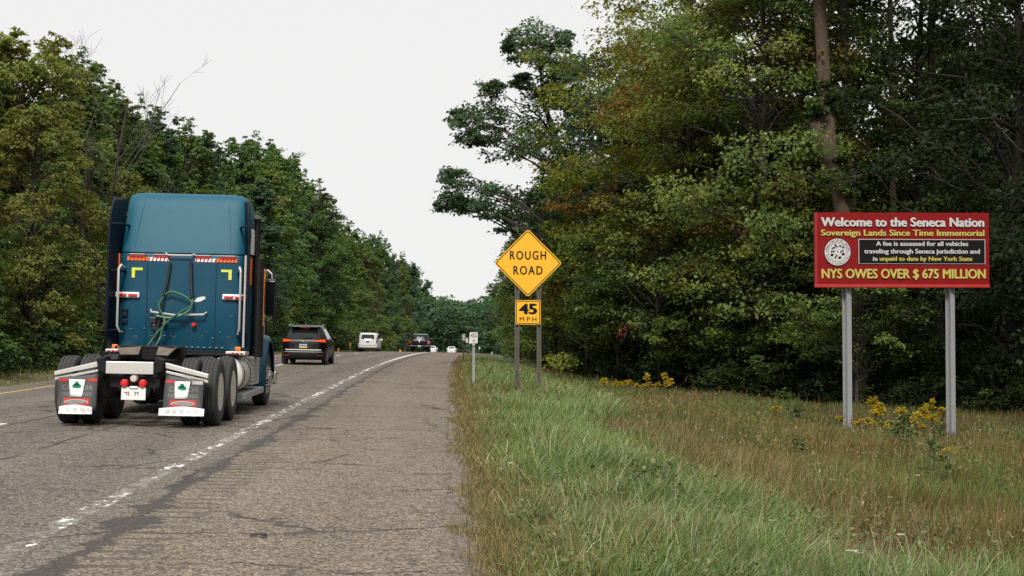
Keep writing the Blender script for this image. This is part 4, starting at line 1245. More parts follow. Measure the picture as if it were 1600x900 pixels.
# mud flaps
for s in (-1, 1):
    x0, x1 = s * 0.50, s * 1.135
    z0, z1 = 0.945, 0.785
    hg = MB()
    hg.prism([(x0, z0 + 0.03), (x1, z1 + 0.03), (x1, z1 - 0.03), (x0, z0 - 0.05)], 'y', -0.80, -0.66)
    hg.prism([(x0, z0 - 0.085), (x1, z1 - 0.055), (x1, z1 - 0.10), (x0, z0 - 0.125)], 'y', -0.765, -0.745)
    hb = T_(hg, 'flap_hanger', ALU, bevel=0.006)
    fx0, fx1 = s * 0.46, s * 1.10
    xm = (fx0 + fx1) / 2
    fl = MB()
    def flapf(t, z, s=s):
        x = s * (0.50 + 0.58 * t) + (-0.045) * (0.8 - z) * (1 if s > 0 else 0.35)
        return (x, -0.75 - 0.10 * max(0.0, 0.8 - z) ** 1.5 + 0.015 * math.sin(t * 5 + z * 9), z)
    top = lambda t: (0.82 - 0.10 * t)
    ts = [k / 6 for k in range(7)]
    fl.grid(lambda t, q: flapf(t, 0.24 + (top(t) - 0.24) * q), ts, [k / 6 for k in range(7)])
    flap = T_(fl, 'mud_flap', FLAP, smooth=True, thick=0.012)
    def fp(t, z, off): 
        p = flapf(t, z)
        return (p[0], p[1] - off, p[2])
    def patch(t0, t1, za, zb, off, name, m_, n=5):
        g = MB().grid(lambda t, z: fp(t, z, off), [t0 + (t1 - t0) * k / n for k in range(n + 1)], [za + (zb - za) * k / 3 for k in range(4)])
        return T_(g, name, m_, parent=flap, thick=0.004)
    # bottom weight with scalloped white plate
    m = MB()
    tl = [k / 12 for k in range(13)]
    for j, t in enumerate(tl): pass
    m.grid(lambda t, q: (lambda p: (p[0] + 0.045 * (2 * t - 1) - 0.005, p[1] - 0.03 - 0.012 * math.cos(t * 24), p[2]))(flapf(t, 0.19 + q * (0.105 + 0.03 * math.sin(PI * t)))), tl, [0, 0.3, 0.7, 1])
    bw = T_(m, 'flap_weight', WHITEREF, thick=0.012)
    m = MB()
    for k in range(5):
        t = 0.08 + 0.18 * k
        for z in (0.232, 0.262):
            p = fp(t, z, 0.055); p2 = fp(t + 0.12, z + 0.012, 0.055)
            m.add([p, p2, (p2[0], p2[1], p2[2] + 0.007), (p[0], p[1], p[2] + 0.005)], [(0, 1, 2, 3)])
    T_(m, 'wavy_line', DARKPRINT, parent=bw)
    # red tape at the top corners
    patch(0.02, 0.26, 0.675, 0.72, 0.010, 'red_tape', REDTAPE)
    patch(0.72 if s < 0 else 0.70, 0.97, 0.665 if s < 0 else 0.66, 0.71, 0.010, 'red_tape', REDTAPE if s < 0 else ALU)
    # lettering either side of the plate, as far as it shows
    m = MB()
    for body, zb, hh, sp in (('CASCADIA', 0.545, 0.075, 0.04), ('FREIGHTLINER', 0.455, 0.055, 0.02)):
        v, f = text_geo(body, 0.01)
        lo, hi = cap_h(0.01)
        a = (v[:, 0] - v[:, 0].min()) / (v[:, 0].max() - v[:, 0].min())
        t = 0.12 + a * 0.76 if s > 0 else 0.88 - (1 - a) * 0.76
        if s < 0: t = 1 - (0.12 + a * 0.76)
        Z = zb + (v[:, 1] - lo) / (hi - lo) * hh
        m.add([fp(t[k], Z[k], 0.012) for k in range(len(v))], f)
    T_(m, 'lettering', GREYPRINT, parent=flap)
    # white plate with green clover
    pc = 0.45 if s > 0 else 0.52
    g = MB().grid(lambda t, z: fp(t + (0.5 - (z - 0.42) / 0.29) * 0.0, z, 0.022), [pc - 0.20 + 0.1 * k for k in range(5)], [0.44, 0.5, 0.6, 0.70])
    for i_, v_i in enumerate(g.v):
        g.v[i_] = (v_i[0] + (0.70 - v_i[2]) * 0.10 * ((flapf(pc, 0.5)[0] - v_i[0]) / 0.12), v_i[1], v_i[2])
    cp = T_(g, 'clover_plate', WHITEREF, parent=flap, thick=0.006, smooth=True)
    m = MB()
    cxp = flapf(pc, 0.59)
    for (dx, dz, r_) in ((-0.032, 0.012, 0.034), (0.032, 0.012, 0.034), (0, 0.05, 0.034)):
        m.add([(cxp[0] + dx + r_ * math.cos(2*PI*k/14), cxp[1] - 0.031, cxp[2] + dz + r_ * math.sin(2*PI*k/14)) for k in range(14)], [tuple(range(14))])
    m.add([(cxp[0] - 0.006, cxp[1] - 0.0312, cxp[2]), (cxp[0] + 0.006, cxp[1] - 0.0312, cxp[2]), (cxp[0] + 0.022, cxp[1] - 0.0312, cxp[2] - 0.06), (cxp[0] + 0.006, cxp[1] - 0.0312, cxp[2] - 0.06)], [(0, 1, 2, 3)])
    T_(m, 'clover', CLOVER, parent=flap)
    # red and grey maker's oval
    patch(0.16, 0.84, 0.315, 0.425, 0.010, 'red_panel', REDTAPE)
    def oval_ring(a, b, off, k0=0):
        n = 28
        c = flapf(0.5, 0.368)
        return [(c[0] + a * math.cos(2*PI*k/n), c[1] - off, c[2] + b * math.sin(2*PI*k/n)) for k in range(n)]
    m = MB(); m.add(oval_ring(0.175, 0.040, 0.020), [tuple(range(28))])
    T_(m, 'oval_badge', ALU, parent=flap)
    m = MB(); m.add(oval_ring(0.155, 0.028, 0.023), [tuple(range(28))])
    T_(m, 'oval_badge', GREYPRINT, parent=flap)
    m = MB()
    c_ = flapf(0.5, 0.368)
    letter(m, 'FREIGHTLINER', c_[0] - 0.125, c_[0] + 0.125, c_[2] - 0.013, 0.026, c_[1] - 0.026, 0.015)
    T_(m, 'lettering', ALU, parent=flap)
# lamps and number plate
for x in (-0.08, 0.19):
    T_(MB().lathe([(0.001, -0.05), (0.045, -0.045), (0.06, -0.02), (0.064, 0.02), (0.064, 0.06)], 'y', (x, -0.88, 0.66), 22), 'tail_light', REDLENS, smooth=True)
T_(MB().lathe([(0.001, -0.05), (0.045, -0.045), (0.055, -0.02), (0.058, 0.06)], 'y', (0.06, -0.88, 0.735), 20), 'reversing_light', CREAM, smooth=True)
T_(MB().box((0.06, -0.87, 0.60), (0.13, 0.07, 0.045)), 'plate_lamp', ALU, bevel=0.015)
pl = T_(MB().box((0.06, -0.89, 0.51), (0.36, 0.012, 0.19), (R(-4), 0, 0)), 'licence_plate', WHITE, bevel=0.008)
m = MB()
for x, w_ in ((-0.035, 0.012), (-0.055, 0.05), (-0.01, 0.018), (0.085, 0.016), (0.105, 0.05), (0.13, 0.012)):
    m.box((x, -0.899, 0.51 + (0.018 if w_ > 0.04 else 0)), (w_, 0.002, 0.012 if w_ > 0.04 else 0.06))
T_(m, 'lettering', GREYPRINT, parent=pl)
# fuel tank, battery box, steps
for s in (-1, 1):
    t_ = T_(MB().lathe([(0.001, 0), (0.24, 0.01), (0.305, 0.04), (0.315, 0.08), (0.315, 1.25), (0.30, 1.29), (0.001, 1.3)], 'y', (s * 0.90, 2.25, 0.70), 36), 'fuel_tank', ALU, smooth=True)
    m = MB()
    for y in (2.5, 3.25):
        m.lathe([(0.318, -0.03), (0.324, -0.03), (0.324, 0.03), (0.318, 0.03)], 'y', (s * 0.90, y, 0.70), 36)
    T_(m, 'tank_strap', BLACKP, parent=t_, smooth=True)
    bb = T_(MB().b2(*sorted((s * 0.56, s * 1.20)), 3.62, 4.5, 0.48, 1.0), 'step_box', ALU, bevel=0.015)
    m = MB()
    for k in range(6):
        m.b2(*sorted((s * 0.62, s * 1.21)), 3.60, 3.625, 0.53 + 0.075 * k, 0.575 + 0.075 * k)
        m.b2(*sorted((s * 1.2, s * 1.212)), 3.68, 4.45, 0.53 + 0.075 * k, 0.575 + 0.075 * k)
    T_(m, 'louvre', STEEL, parent=bb)
    m = MB().prism([(2.55, 0.28), (5.1, 0.28), (5.1, 0.40), (2.55, 0.37)], 'x', *sorted((s * 0.86, s * 1.22)))
    T_(m, 'running_board', STEEL, bevel=0.012)
    m = MB().b2(*sorted((s * 0.86, s * 1.20)), 2.6, 3.1, 1.035, 1.10)
    dp = T_(m, 'rear_step', ALU, bevel=0.012)
    m = MB()
    for k in range(3):
        m.box((s * (0.99 + 0.075 * k), 2.592, 1.07), (0.045, 0.02, 0.028))
    T_(m, 'marker_light', REDLENS, parent=dp)
    T_(MB().box((s * 1.06, 2.70, 1.145), (0.10, 0.06, 0.07)), 'amber_lamp', ORANGE, bevel=0.015)
    # stacks and heat shields
    st = T_(MB().tube([(s * 1.17, 3.95, 1.0), (s * 1.17, 3.95, 3.38), (s * 1.175, 3.93, 3.47), (s * 1.18, 3.88, 3.54)], [0.058, 0.058, 0.06, 0.066], 18), 'exhaust_stack', BLACKP, smooth=True)
    T_(MB().tube([(s * 1.20, 3.93, 0.98), (s * 1.20, 3.93, 2.79), (s * 1.20, 3.93, 2.80)], [0.135, 0.135, 0.07], 20), 'heat_shield', BLACKP, parent=st, smooth=True)
    m = MB().b2(*sorted((s * 1.10, s * 1.125)), 3.05, 3.75, 2.18, 2.78)
    T_(m, 'orange_strip', ORANGE, bevel=0.004)
    T_(MB().b2(*sorted((s * 1.325, s * 1.34)), 3.87, 3.90, 1.55, 2.60), 'orange_strip', ORANGE)
    # front fenders
    m = MB()
    cf = (5.9, 0.55)
    angs = [R(a) for a in range(-14, 186, 10)]
    rings = []
    for a in angs:
        # angle measured from the rear (-Y)
        r_ = 0.66 + (0.06 if a > R(60) else 0.0)
        cy_, cz_ = cf[0] - r_ * math.cos(a), cf[1] + r_ * math.sin(a) * 1.06
        nx = (-math.cos(a), math.sin(a))
        rings.append([(s * (0.72 + 0.02 * k if k < 6 else 0.72 + 0.55), 0, 0) for k in range(1)] and
                     [(s * 0.70, cy_ + nx[0] * 0.07, cz_ + nx[1] * 0.07), (s * 1.08, cy_ + nx[0] * 0.06, cz_ + nx[1] * 0.06), (s * 1.18, cy_ + nx[0] * 0.03, cz_ + nx[1] * 0.03), (s * 1.225, cy_ - nx[0] * 0.03, cz_ - nx[1] * 0.03), (s * 1.22, cy_ - nx[0] * 0.06, cz_ - nx[1] * 0.06)])
    m.rings(rings, caps=False, closed=False)
    T_(m, 'front_fender', PAINT, smooth=True, thick=0.02)
    # mirrors
    mr = T_(MB().box((s * 1.30, 5.2, 2.10), (0.20, 0.12, 0.72)), 'mirror', BLACKP, bevel=0.05, seg=4)
    T_(MB().box((s * 1.30, 5.132, 2.10), (0.155, 0.012, 0.62)), 'mirror_glass', GLASS, parent=mr, bevel=0.03)
    m = MB().tube([(s * 1.12, 5.35, 2.60), (s * 1.22, 5.25, 2.62), (s * 1.30, 5.2, 2.55), (s * 1.31, 5.2, 2.42)], 0.022, 7)
    m.tube([(s * 1.12, 5.35, 1.50), (s * 1.16, 5.3, 1.62), (s * 1.24, 5.2, 1.66), (s * 1.31, 5.2, 1.72), (s * 1.31, 5.2, 1.80)], 0.018, 7)
    m.tube([(s * 1.13, 5.35, 1.30), (s * 1.17, 5.28, 1.42), (s * 1.17, 5.25, 2.55)], 0.016, 7)
    T_(m, 'mirror_arm', CHROME, parent=mr, smooth=True)
    # cab door and window
    d_ = T_(MB().box((s * 1.135, 5.0, 1.62), (0.02, 0.9, 1.0)), 'door', PAINT, bevel=0.008)
    T_(MB().box((s * 1.147, 4.95, 1.9), (0.006, 0.7, 0.36)), 'window', GLASS, parent=d_)
    T_(MB().box((s * 1.15, 4.66, 1.45), (0.02, 0.12, 0.03)), 'handle', CHROME, parent=d_)
# hood, grille, windscreen
m = MB()
m.rings([[(x_ * w_, y, z0 + (z1 - z0) * q) for x_, q in ((-1, 0), (-1, 0.7), (-0.88, 0.93), (-0.6, 1), (0.6, 1), (0.88, 0.93), (1, 0.7), (1, 0))] for y, w_, z0, z1 in ((5.6, 0.98, 1.0, 1.92), (6.2, 0.86, 0.9, 1.88), (6.9, 0.74, 0.7, 1.78), (7.25, 0.70, 0.6, 1.68))])
T_(m, 'hood', PAINT, smooth=True)
T_(MB().b2(-0.55, 0.55, 7.25, 7.30, 0.65, 1.55), 'grille', CHROME, bevel=0.02)
T_(MB().b2(-1.2, 1.2, 7.2, 7.4, 0.35, 0.62), 'bumper', CHROME, bevel=0.04)
m = MB().grid(lambda x_, z: (x_, 5.62 - (z - 2.05) * 0.5 + 0.0, z), [-0.98, 0, 0.98], [1.95, 2.6])
T_(m, 'windscreen', GLASS, thick=0.01)
# ================================================================== cars ahead
def car_paint(name, c, rough=0.3, coat=0.3):
    return mat(name, c, rough, 0.0, 0.08, 1.5, (0.10, 0.09, 0.08), Coat_Weight=coat, Coat_Roughness=0.08, Specular_IOR_Level=0.3)
BLK = mat('black_car_paint', (0.003, 0.003, 0.004), 0.3, 0.0, 0.05, 1.5, (0.01, 0.01, 0.01), Specular_IOR_Level=0.25)
SILV = car_paint('white_car_paint', (0.52, 0.51, 0.49), 0.35, 0.2)
WHT = car_paint('bright_white_car_paint', (0.62, 0.62, 0.61), 0.35, 0.2)
TRIM = mat('grey_trim', (0.010, 0.010, 0.011), 0.65, 0.0, 0.3, 4, (0.03, 0.027, 0.024), Specular_IOR_Level=0.25)
TAIL = mat('tail_lens', (0.62, 0.02, 0.01), 0.2, 0.0, 0.05, 9, Coat_Weight=0.6)
N = NT('lit_tail_lamp')
lampmat = N.pbsdf((0.75, 0.05, 0.01), 0.25, 0.0, Emission_Color=(1.0, 0.10, 0.01, 1), Emission_Strength=0.45)
PLATE = mat('number_plate', (0.42, 0.44, 0.48), 0.45, 0.0, 0.1, 9)
GOLDP = mat('plate_gold', (0.75, 0.45, 0.04), 0.45, 0.0, 0.1, 9)
RIM = mat('alloy_rim', (0.45, 0.45, 0.45), 0.35, 0.8, 0.3, 6)

class Shell:
    """car body as stacked plan sections; also answers where its surface is"""
    def __init__(s, rows, n=6):
        a = np.array(rows, float)
        s.z, s.w, s.y0, s.y1, s.n = a[:, 0], a[:, 1], a[:, 2], a[:, 3], n
    def at(s, z):
        return [float(np.interp(z, s.z, q)) for q in (s.w, s.y0, s.y1)]
    def rear(s, x, z, off=0.0):
        w_, y0, y1 = s.at(z)
        yc, L = (y0 + y1) / 2, (y1 - y0) / 2
        q = max(0.0, 1 - min(abs(x) / w_, 0.999) ** s.n) ** (1 / s.n)
        return (x, yc - L * q - off, z)
    def side(s, y, z, sg, off=0.0):
        w_, y0, y1 = s.at(z)
        yc, L = (y0 + y1) / 2, (y1 - y0) / 2
        q = max(0.0, 1 - min(abs(y - yc) / L, 0.999) ** s.n) ** (1 / s.n)
        return (sg * (w_ * q + off), y, z)
    def mesh(s, seg=64):
        return MB().rings(ring_stack(list(zip(s.z, s.w, s.y0, s.y1)), s.n, seg))
def poly_patch(fn, quad, nu=8, nv=6):
    """bilinear patch over 4 parameter corners (a,b): bl, br, tr, tl"""
    q = np.array(quad, float)
    def g(u, v):
        p = (q[0] * (1 - u) + q[1] * u) * (1 - v) + (q[3] * (1 - u) + q[2] * u) * v
        return fn(p[0], p[1])
    return MB().grid(g, [k / nu for k in range(nu + 1)], [k / nv for k in range(nv + 1)])

def car_root(name, label, cat, u, Y, rz=None, group=None):
    X = at(u, 550, Y)[0]
    sl = (float(shift(Y + 3)) - float(shift(Y - 3))) / 6
    pit = (float(prof(Y + 3)) - float(prof(Y))) / 3
    r = empty(name, (X, Y, float(zroad(X - shift(Y), Y))), label, cat, group, -math.atan(sl) if rz is None else rz)
    r.rotation_euler = (math.atan(pit), math.atan(0.02), -math.atan(sl) if rz is None else rz)
    return r
def car_wheels(root, hw, ya, yb, r, w_=0.22):
    for y in (ya, yb):
        for s in (-1, 1):
            wheel(s * (hw - w_ / 2 - 0.01), y, r, w_, s, RIM, 'wheel', root, dish=0.3)
def arches(sh, root, ya, yb, r, m_):
    for y in (ya, yb):
        for s in (-1, 1):
            mb = MB()
            w_ = sh.at(r * 0.9)[0]
            ring = []
            for k in range(17):
                a = PI * k / 16
                for rr in (r * 1.03, r * 1.20):
                    ring.append((s * (w_ + 0.004 - (0.0 if rr > r * 1.1 else -0.006)), y + rr * math.cos(a), r * 0.95 + rr * math.sin(a)))
            mb.add(ring, [(2 * k, 2 * k + 1, 2 * k + 3, 2 * k + 2) for k in range(16)])
            n = 17
            mb2 = [(s * (w_ + 0.002), y + r * 1.05 * math.cos(PI * k / 16), r * 0.95 + r * 1.05 * math.sin(PI * k / 16)) for k in range(17)]
            mb.add(mb2, [tuple(range(17))])
            mb.build('wheel_arch', m_, root)

# ---- black crossover
cr_ = car_root('black_crossover', 'glossy black crossover with lit red tail lamps driving ahead of the truck', 'car', 473, 57.0)
sh = Shell([(0.20, 0.74, 0.16, 4.15), (0.26, 0.84, 0.05, 4.28), (0.42, 0.90, 0.0, 4.36), (0.62, 0.92, 0.02, 4.37), (0.80, 0.92, 0.06, 4.30), (0.95, 0.91, 0.07, 4.10), (1.00, 0.89, 0.10, 3.25), (1.08, 0.86, 0.16, 3.1), (1.30, 0.76, 0.36, 2.75), (1.45, 0.68, 0.50, 2.45), (1.53, 0.63, 0.52, 2.2), (1.58, 0.54, 0.68, 1.95), (1.595, 0.36, 0.95, 1.7)])
body = sh.mesh().build('body', BLK, cr_, smooth=True)
poly_patch(lambda x, z: sh.rear(x, z, 0.006), [(-0.66, 1.04), (0.66, 1.04), (0.56, 1.44), (-0.56, 1.44)]).build('rear_window', GLASS, cr_, smooth=True)
MB().b2(-0.56, 0.56, 0.30, 0.62, 1.50, 1.535).build('roof_spoiler', BLK, cr_, bevel=0.012)
for s in (-1, 1):
    poly_patch(lambda y, z: sh.side(y, z, s, 0.005), [(0.75, 1.04), (2.95, 1.02), (2.45, 1.42), (0.95, 1.44)]).build('side_window', GLASS, cr_, smooth=True)
    t_ = poly_patch(lambda x, z: sh.rear(x, z, 0.012), [(s * 0.40, 0.955), (s * 0.86, 0.90), (s * 0.85, 1.02), (s * 0.72, 1.015)]).build('tail_light', lampmat, cr_, smooth=True, thick=0.01)
    poly_patch(lambda x, z: sh.rear(x, z, 0.008), [(s * 0.55, 0.36), (s * 0.80, 0.36), (s * 0.80, 0.40), (s * 0.55, 0.40)]).build('reflector', REDLENS, cr_, smooth=True)
    mr = MB().box((s * 0.99, 2.75, 1.05), (0.20, 0.10, 0.14)).build('mirror', BLK, cr_, bevel=0.04, seg=3)
    MB().tube([(s * 0.66, 0.75, 1.555), (s * 0.665, 1.0, 1.60), (s * 0.655, 2.1, 1.60), (s * 0.66, 2.3, 1.56)], 0.014, 6).build('roof_rail', ALU, cr_, smooth=True)
    MB().tube([sh.side(y, 1.0 + 0.01, s, 0.01) for y in (0.9, 1.6, 2.3, 3.0)], 0.012, 5).build('window_trim', CHROME, cr_, smooth=True)
poly_patch(lambda x, z: sh.rear(x, z, 0.010), [(-0.86, 0.24), (0.86, 0.24), (0.88, 0.50), (-0.88, 0.50)], 12).build('rear_bumper', TRIM, cr_, smooth=True)
poly_patch(lambda x, z: sh.rear(x, z, 0.030), [(-0.70, 0.585), (0.70, 0.585), (0.72, 0.625), (-0.72, 0.625)], 12).build('bumper_edge', SILV, cr_, smooth=True)
poly_patch(lambda x, z: sh.rear(x, z, 0.022), [(-0.76, 0.51), (0.76, 0.51), (0.76, 0.535), (-0.76, 0.535)], 12).build('bumper_edge', STEEL, cr_, smooth=True)
poly_patch(lambda x, z: sh.rear(x, z, 0.012), [(-0.38, 0.66), (0.38, 0.66), (0.28, 0.85), (-0.28, 0.85)]).build('plate_recess', TRIM, cr_, smooth=True)
pl = MB().box((0, sh.rear(0, 0.75)[1] - 0.02, 0.755), (0.30, 0.012, 0.155)).build('licence_plate', PLATE, cr_)
MB().box((0, sh.rear(0, 0.75)[1] - 0.028, 0.695), (0.30, 0.004, 0.035)).build('plate_band', GOLDP, pl)
m = MB()
for k in range(6): m.box((-0.10 + 0.04 * k, sh.rear(0, 0.75)[1] - 0.028, 0.765), (0.024, 0.004, 0.06))
m.build('lettering', DARKPRINT, pl)
MB().lathe([(0.001, -0.02), (0.05, -0.015), (0.055, 0.02)], 'y', (0, sh.rear(0, 0.95)[1] - 0.005, 0.945), 18).build('badge', CHROME, cr_, smooth=True)
MB().tube([sh.rear(-0.02, 1.07, 0.03), sh.rear(0.35, 1.10, 0.03)], 0.014, 5).build('rear_wiper', BLACKP, cr_)
MB().prism([(0.80, 1.58), (0.98, 1.585), (0.86, 1.70), (0.83, 1.70)], 'x', -0.015, 0.015).build('antenna', BLACKP, cr_)
MB().b2(-0.18, 0.18, sh.rear(0, 1.47)[1] - 0.10, sh.rear(0, 1.47)[1] - 0.06, 1.475, 1.49).build('high_brake_light', lampmat, cr_)
car_wheels(cr_, 0.92, 0.78, 3.42, 0.345)
arches(sh, cr_, 0.78, 3.42, 0.345, TRIM)

# ---- white full-size sport utility
cr_ = car_root('white_suv', 'tall white full-size sport utility vehicle in the left lane', 'car', 574, 139.0)
sh = Shell([(0.32, 0.86, 0.15, 4.95), (0.42, 0.98, 0.03, 5.10), (0.60, 1.02, 0.0, 5.16), (0.85, 1.02, 0.06, 5.14), (1.05, 1.01, 0.08, 5.05), (1.15, 1.0, 0.09, 4.0), (1.25, 0.98, 0.11, 3.85), (1.6, 0.90, 0.30, 3.45), (1.78, 0.85, 0.42, 3.2), (1.86, 0.76, 0.55, 2.9), (1.89, 0.55, 0.9, 2.6)], 7)
body = sh.mesh().build('body', SILV, cr_, smooth=True)
poly_patch(lambda x, z: sh.rear(x, z, 0.008), [(-0.80, 1.24), (0.80, 1.24), (0.72, 1.70), (-0.72, 1.70)]).build('rear_window', GLASS, cr_, smooth=True)
for s in (-1, 1):
    poly_patch(lambda y, z: sh.side(y, z, s, 0.006), [(0.5, 1.22), (3.75, 1.18), (3.2, 1.68), (0.7, 1.70)]).build('side_window', GLASS, cr_, smooth=True)
    poly_patch(lambda x, z: sh.rear(x, z, 0.016), [(s * 0.83, 0.86), (s * 0.965, 0.86), (s * 0.93, 1.50), (s * 0.84, 1.50)]).build('tail_light', mat('dark_tail_lens', (0.10, 0.012, 0.012), 0.2), cr_, smooth=True)
    MB().box((s * 1.10, 3.4, 1.25), (0.22, 0.12, 0.20)).build('mirror', SILV, cr_, bevel=0.04)
    MB().tube([(s * 0.80, 0.7, 1.88), (s * 0.80, 2.9, 1.91)], 0.02, 6).build('roof_rail', ALU, cr_)
poly_patch(lambda x, z: sh.rear(x, z, 0.03), [(-0.98, 0.66), (0.98, 0.66), (0.98, 0.74), (-0.98, 0.74)], 12).build('bumper_step', STEEL, cr_, smooth=True)
poly_patch(lambda x, z: sh.rear(x, z, 0.012), [(-0.84, 0.34), (0.84, 0.34), (0.9, 0.44), (-0.9, 0.44)], 12).build('rear_bumper', TRIM, cr_, smooth=True)
MB().box((0, sh.rear(0, 1.0)[1] - 0.02, 1.0), (0.32, 0.012, 0.16)).build('licence_plate', mat('blue_plate', (0.12, 0.14, 0.2), 0.5), cr_)
MB().box((0, sh.rear(0, 1.13)[1] - 0.02, 1.13), (0.50, 0.02, 0.04)).build('tailgate_trim', CHROME, cr_, bevel=0.01)
car_wheels(cr_, 1.02, 1.15, 4.1, 0.40, 0.27)
arches(sh, cr_, 1.15, 4.1, 0.40, BLACKP)

# ---- black pickup
cr_ = car_root('black_pickup', 'black pickup truck with red tail lamps in the right lane near the crest', 'pickup truck', 655, 147.0)
bed = Shell([(0.50, 0.88, 0.10, 5.5), (0.58, 0.99, 0.04, 5.7), (0.80, 1.01, 0.02, 5.75), (1.05, 1.0, 0.03, 5.70), (1.22, 0.99, 0.05, 5.55), (1.27, 0.97, 0.08, 5.4)], 9)
body = bed.mesh().build('body', BLK, cr_, smooth=True)
cab_ = Shell([(1.25, 0.94, 1.75, 4.4), (1.35, 0.92, 1.80, 4.25), (1.7, 0.82, 1.98, 3.75), (1.86, 0.76, 2.08, 3.5), (1.92, 0.66, 2.2, 3.3), (1.94, 0.45, 2.4, 3.1)], 7)
cab_.mesh().build('cab', BLK, cr_, smooth=True)
poly_patch(lambda x, z: cab_.rear(x, z, 0.01), [(-0.76, 1.34), (0.76, 1.34), (0.66, 1.78), (-0.66, 1.78)]).build('rear_window', GLASS, cr_, smooth=True)
MB().b2(-0.88, 0.88, 0.2, 1.7, 1.262, 1.285).build('bed_cover', TRIM, cr_, bevel=0.006)
for s in (-1, 1):
    poly_patch(lambda y, z: cab_.side(y, z, s, 0.008), [(2.0, 1.34), (4.0, 1.32), (3.5, 1.76), (2.2, 1.78)]).build('side_window', GLASS, cr_, smooth=True)
    poly_patch(lambda x, z: bed.rear(x, z, 0.015), [(s * 0.82, 0.86), (s * 0.975, 0.86), (s * 0.965, 1.20), (s * 0.82, 1.20)]).build('tail_light', TAIL, cr_, smooth=True)
    MB().box((s * 1.12, 3.9, 1.38), (0.24, 0.12, 0.22)).build('mirror', BLK, cr_, bevel=0.04)
    poly_patch(lambda x, z: bed.rear(x, z, 0.02), [(s * 0.72, 0.66), (s * 0.86, 0.66), (s * 0.86, 0.72), (s * 0.72, 0.72)]).build('bumper_reflector', WHITEREF, cr_)
MB().b2(-0.96, 0.96, -0.12, 0.05, 0.52, 0.70).build('rear_bumper', BLACKP, cr_, bevel=0.03)
MB().box((0, -0.13, 0.63), (0.32, 0.012, 0.15)).build('licence_plate', PLATE, cr_)
MB().prism([(-0.06, 1.10), (0.06, 1.10), (0.07, 1.02), (0, 0.94), (-0.07, 1.02)], 'y', 0.0, 0.03).build('badge', CHROME, cr_)
MB().box((0, 0.02, 1.17), (0.16, 0.03, 0.06)).build('tailgate_handle', CHROME, cr_, bevel=0.01)
m = MB().tube([(-0.72, 2.02, 1.86), (0.72, 2.02, 1.86)], 0.03, 6)
m.build('roof_edge_glint', STEEL, cr_, smooth=True)  # pale bar added as a painted sky reflection on the black roof
car_wheels(cr_, 1.01, 1.2, 4.75, 0.41, 0.28)
arches(bed, cr_, 1.2, 4.75, 0.41, BLACKP)

# ---- two white cars beyond the crest
def sedan(label, u, Y, rz=None):
    r = car_root('white_sedan', label, 'car', u, Y, rz)
    sh = Shell([(0.20, 0.74, 0.2, 4.5), (0.30, 0.86, 0.05, 4.65), (0.55, 0.90, 0.0, 4.7), (0.80, 0.90, 0.04, 4.6), (0.95, 0.88, 0.08, 4.2), (1.0, 0.86, 0.25, 3.5), (1.04, 0.83, 0.75, 3.35), (1.2, 0.74, 1.05, 3.0), (1.38, 0.66, 1.4, 2.6), (1.44, 0.56, 1.6, 2.4), (1.46, 0.4, 1.8, 2.2)])
    sh.mesh().build('body', WHT, r, smooth=True)
    poly_patch(lambda x, z: sh.rear(x, z, 0.01), [(-0.70, 1.06), (0.70, 1.06), (0.58, 1.36), (-0.58, 1.36)]).build('rear_window', GLASS, r, smooth=True)
    for s in (-1, 1):
        poly_patch(lambda y, z: sh.side(y, z, s, 0.008), [(1.1, 1.06), (3.2, 1.03), (2.6, 1.34), (1.5, 1.35)]).build('side_window', GLASS, r, smooth=True)
        poly_patch(lambda x, z: sh.rear(x, z, 0.012), [(s * 0.55, 0.72), (s * 0.85, 0.72), (s * 0.84, 0.88), (s * 0.58, 0.88)]).build('tail_light', TAIL, r, smooth=True)
        MB().box((s * 0.95, 3.0, 1.02), (0.18, 0.1, 0.13)).build('mirror', WHT, r, bevel=0.03)
    car_wheels(r, 0.90, 0.95, 3.75, 0.33)
    arches(sh, r, 0.95, 3.75, 0.33, BLACKP)
    MB().box((0, -0.005, 0.62), (0.3, 0.012, 0.15)).build('licence_plate', PLATE, r)
    return r
sedan('white car partly hidden behind the black pickup beyond the crest', 674.5, 262.0)
sedan('white car sinking below the crest right of the black pickup', 705, 275.0)
# ================================================================== signs
YEL = mat('yellow_sign_sheeting', (0.74, 0.385, 0.012), 0.45, 0.0, 0.06, 2, (0.45, 0.24, 0.03))
SIGNBLK = mat('sign_black', (0.006, 0.006, 0.006), 0.7, 0.0, 0.03, 5, Specular_IOR_Level=0.12)
POSTM = mat('brown_post_steel', (0.105, 0.090, 0.078), 0.75, 0.2, 0.5, 5, (0.045, 0.035, 0.028))
def u_channel(mb, x, y, z0, z1, w_=0.085, d=0.045):
    mb.b2(x - w_ * 0.28, x + w_ * 0.28, y + d - 0.008, y + d, z0, z1)
    for s in (-1, 1):
        mb.b2(x + s * w_ * 0.28 - 0.004, x + s * w_ * 0.28 + 0.004, y, y + d - 0.008, z0, z1)
        mb.b2(*sorted((x + s * w_ * 0.28, x + s * w_ * 0.5)), y - 0.006, y, z0, z1)
YS = 35.8
sS = FPX / YS
c0 = at(825, 411, YS)
gx, gz = c0[0], zg(c0[0], YS)
ws = empty('warning_sign', (gx, YS, gz - 0.3), 'yellow diamond rough road sign over a square 45 plaque on two posts', 'road sign')
zc = c0[2] - gz + 0.3
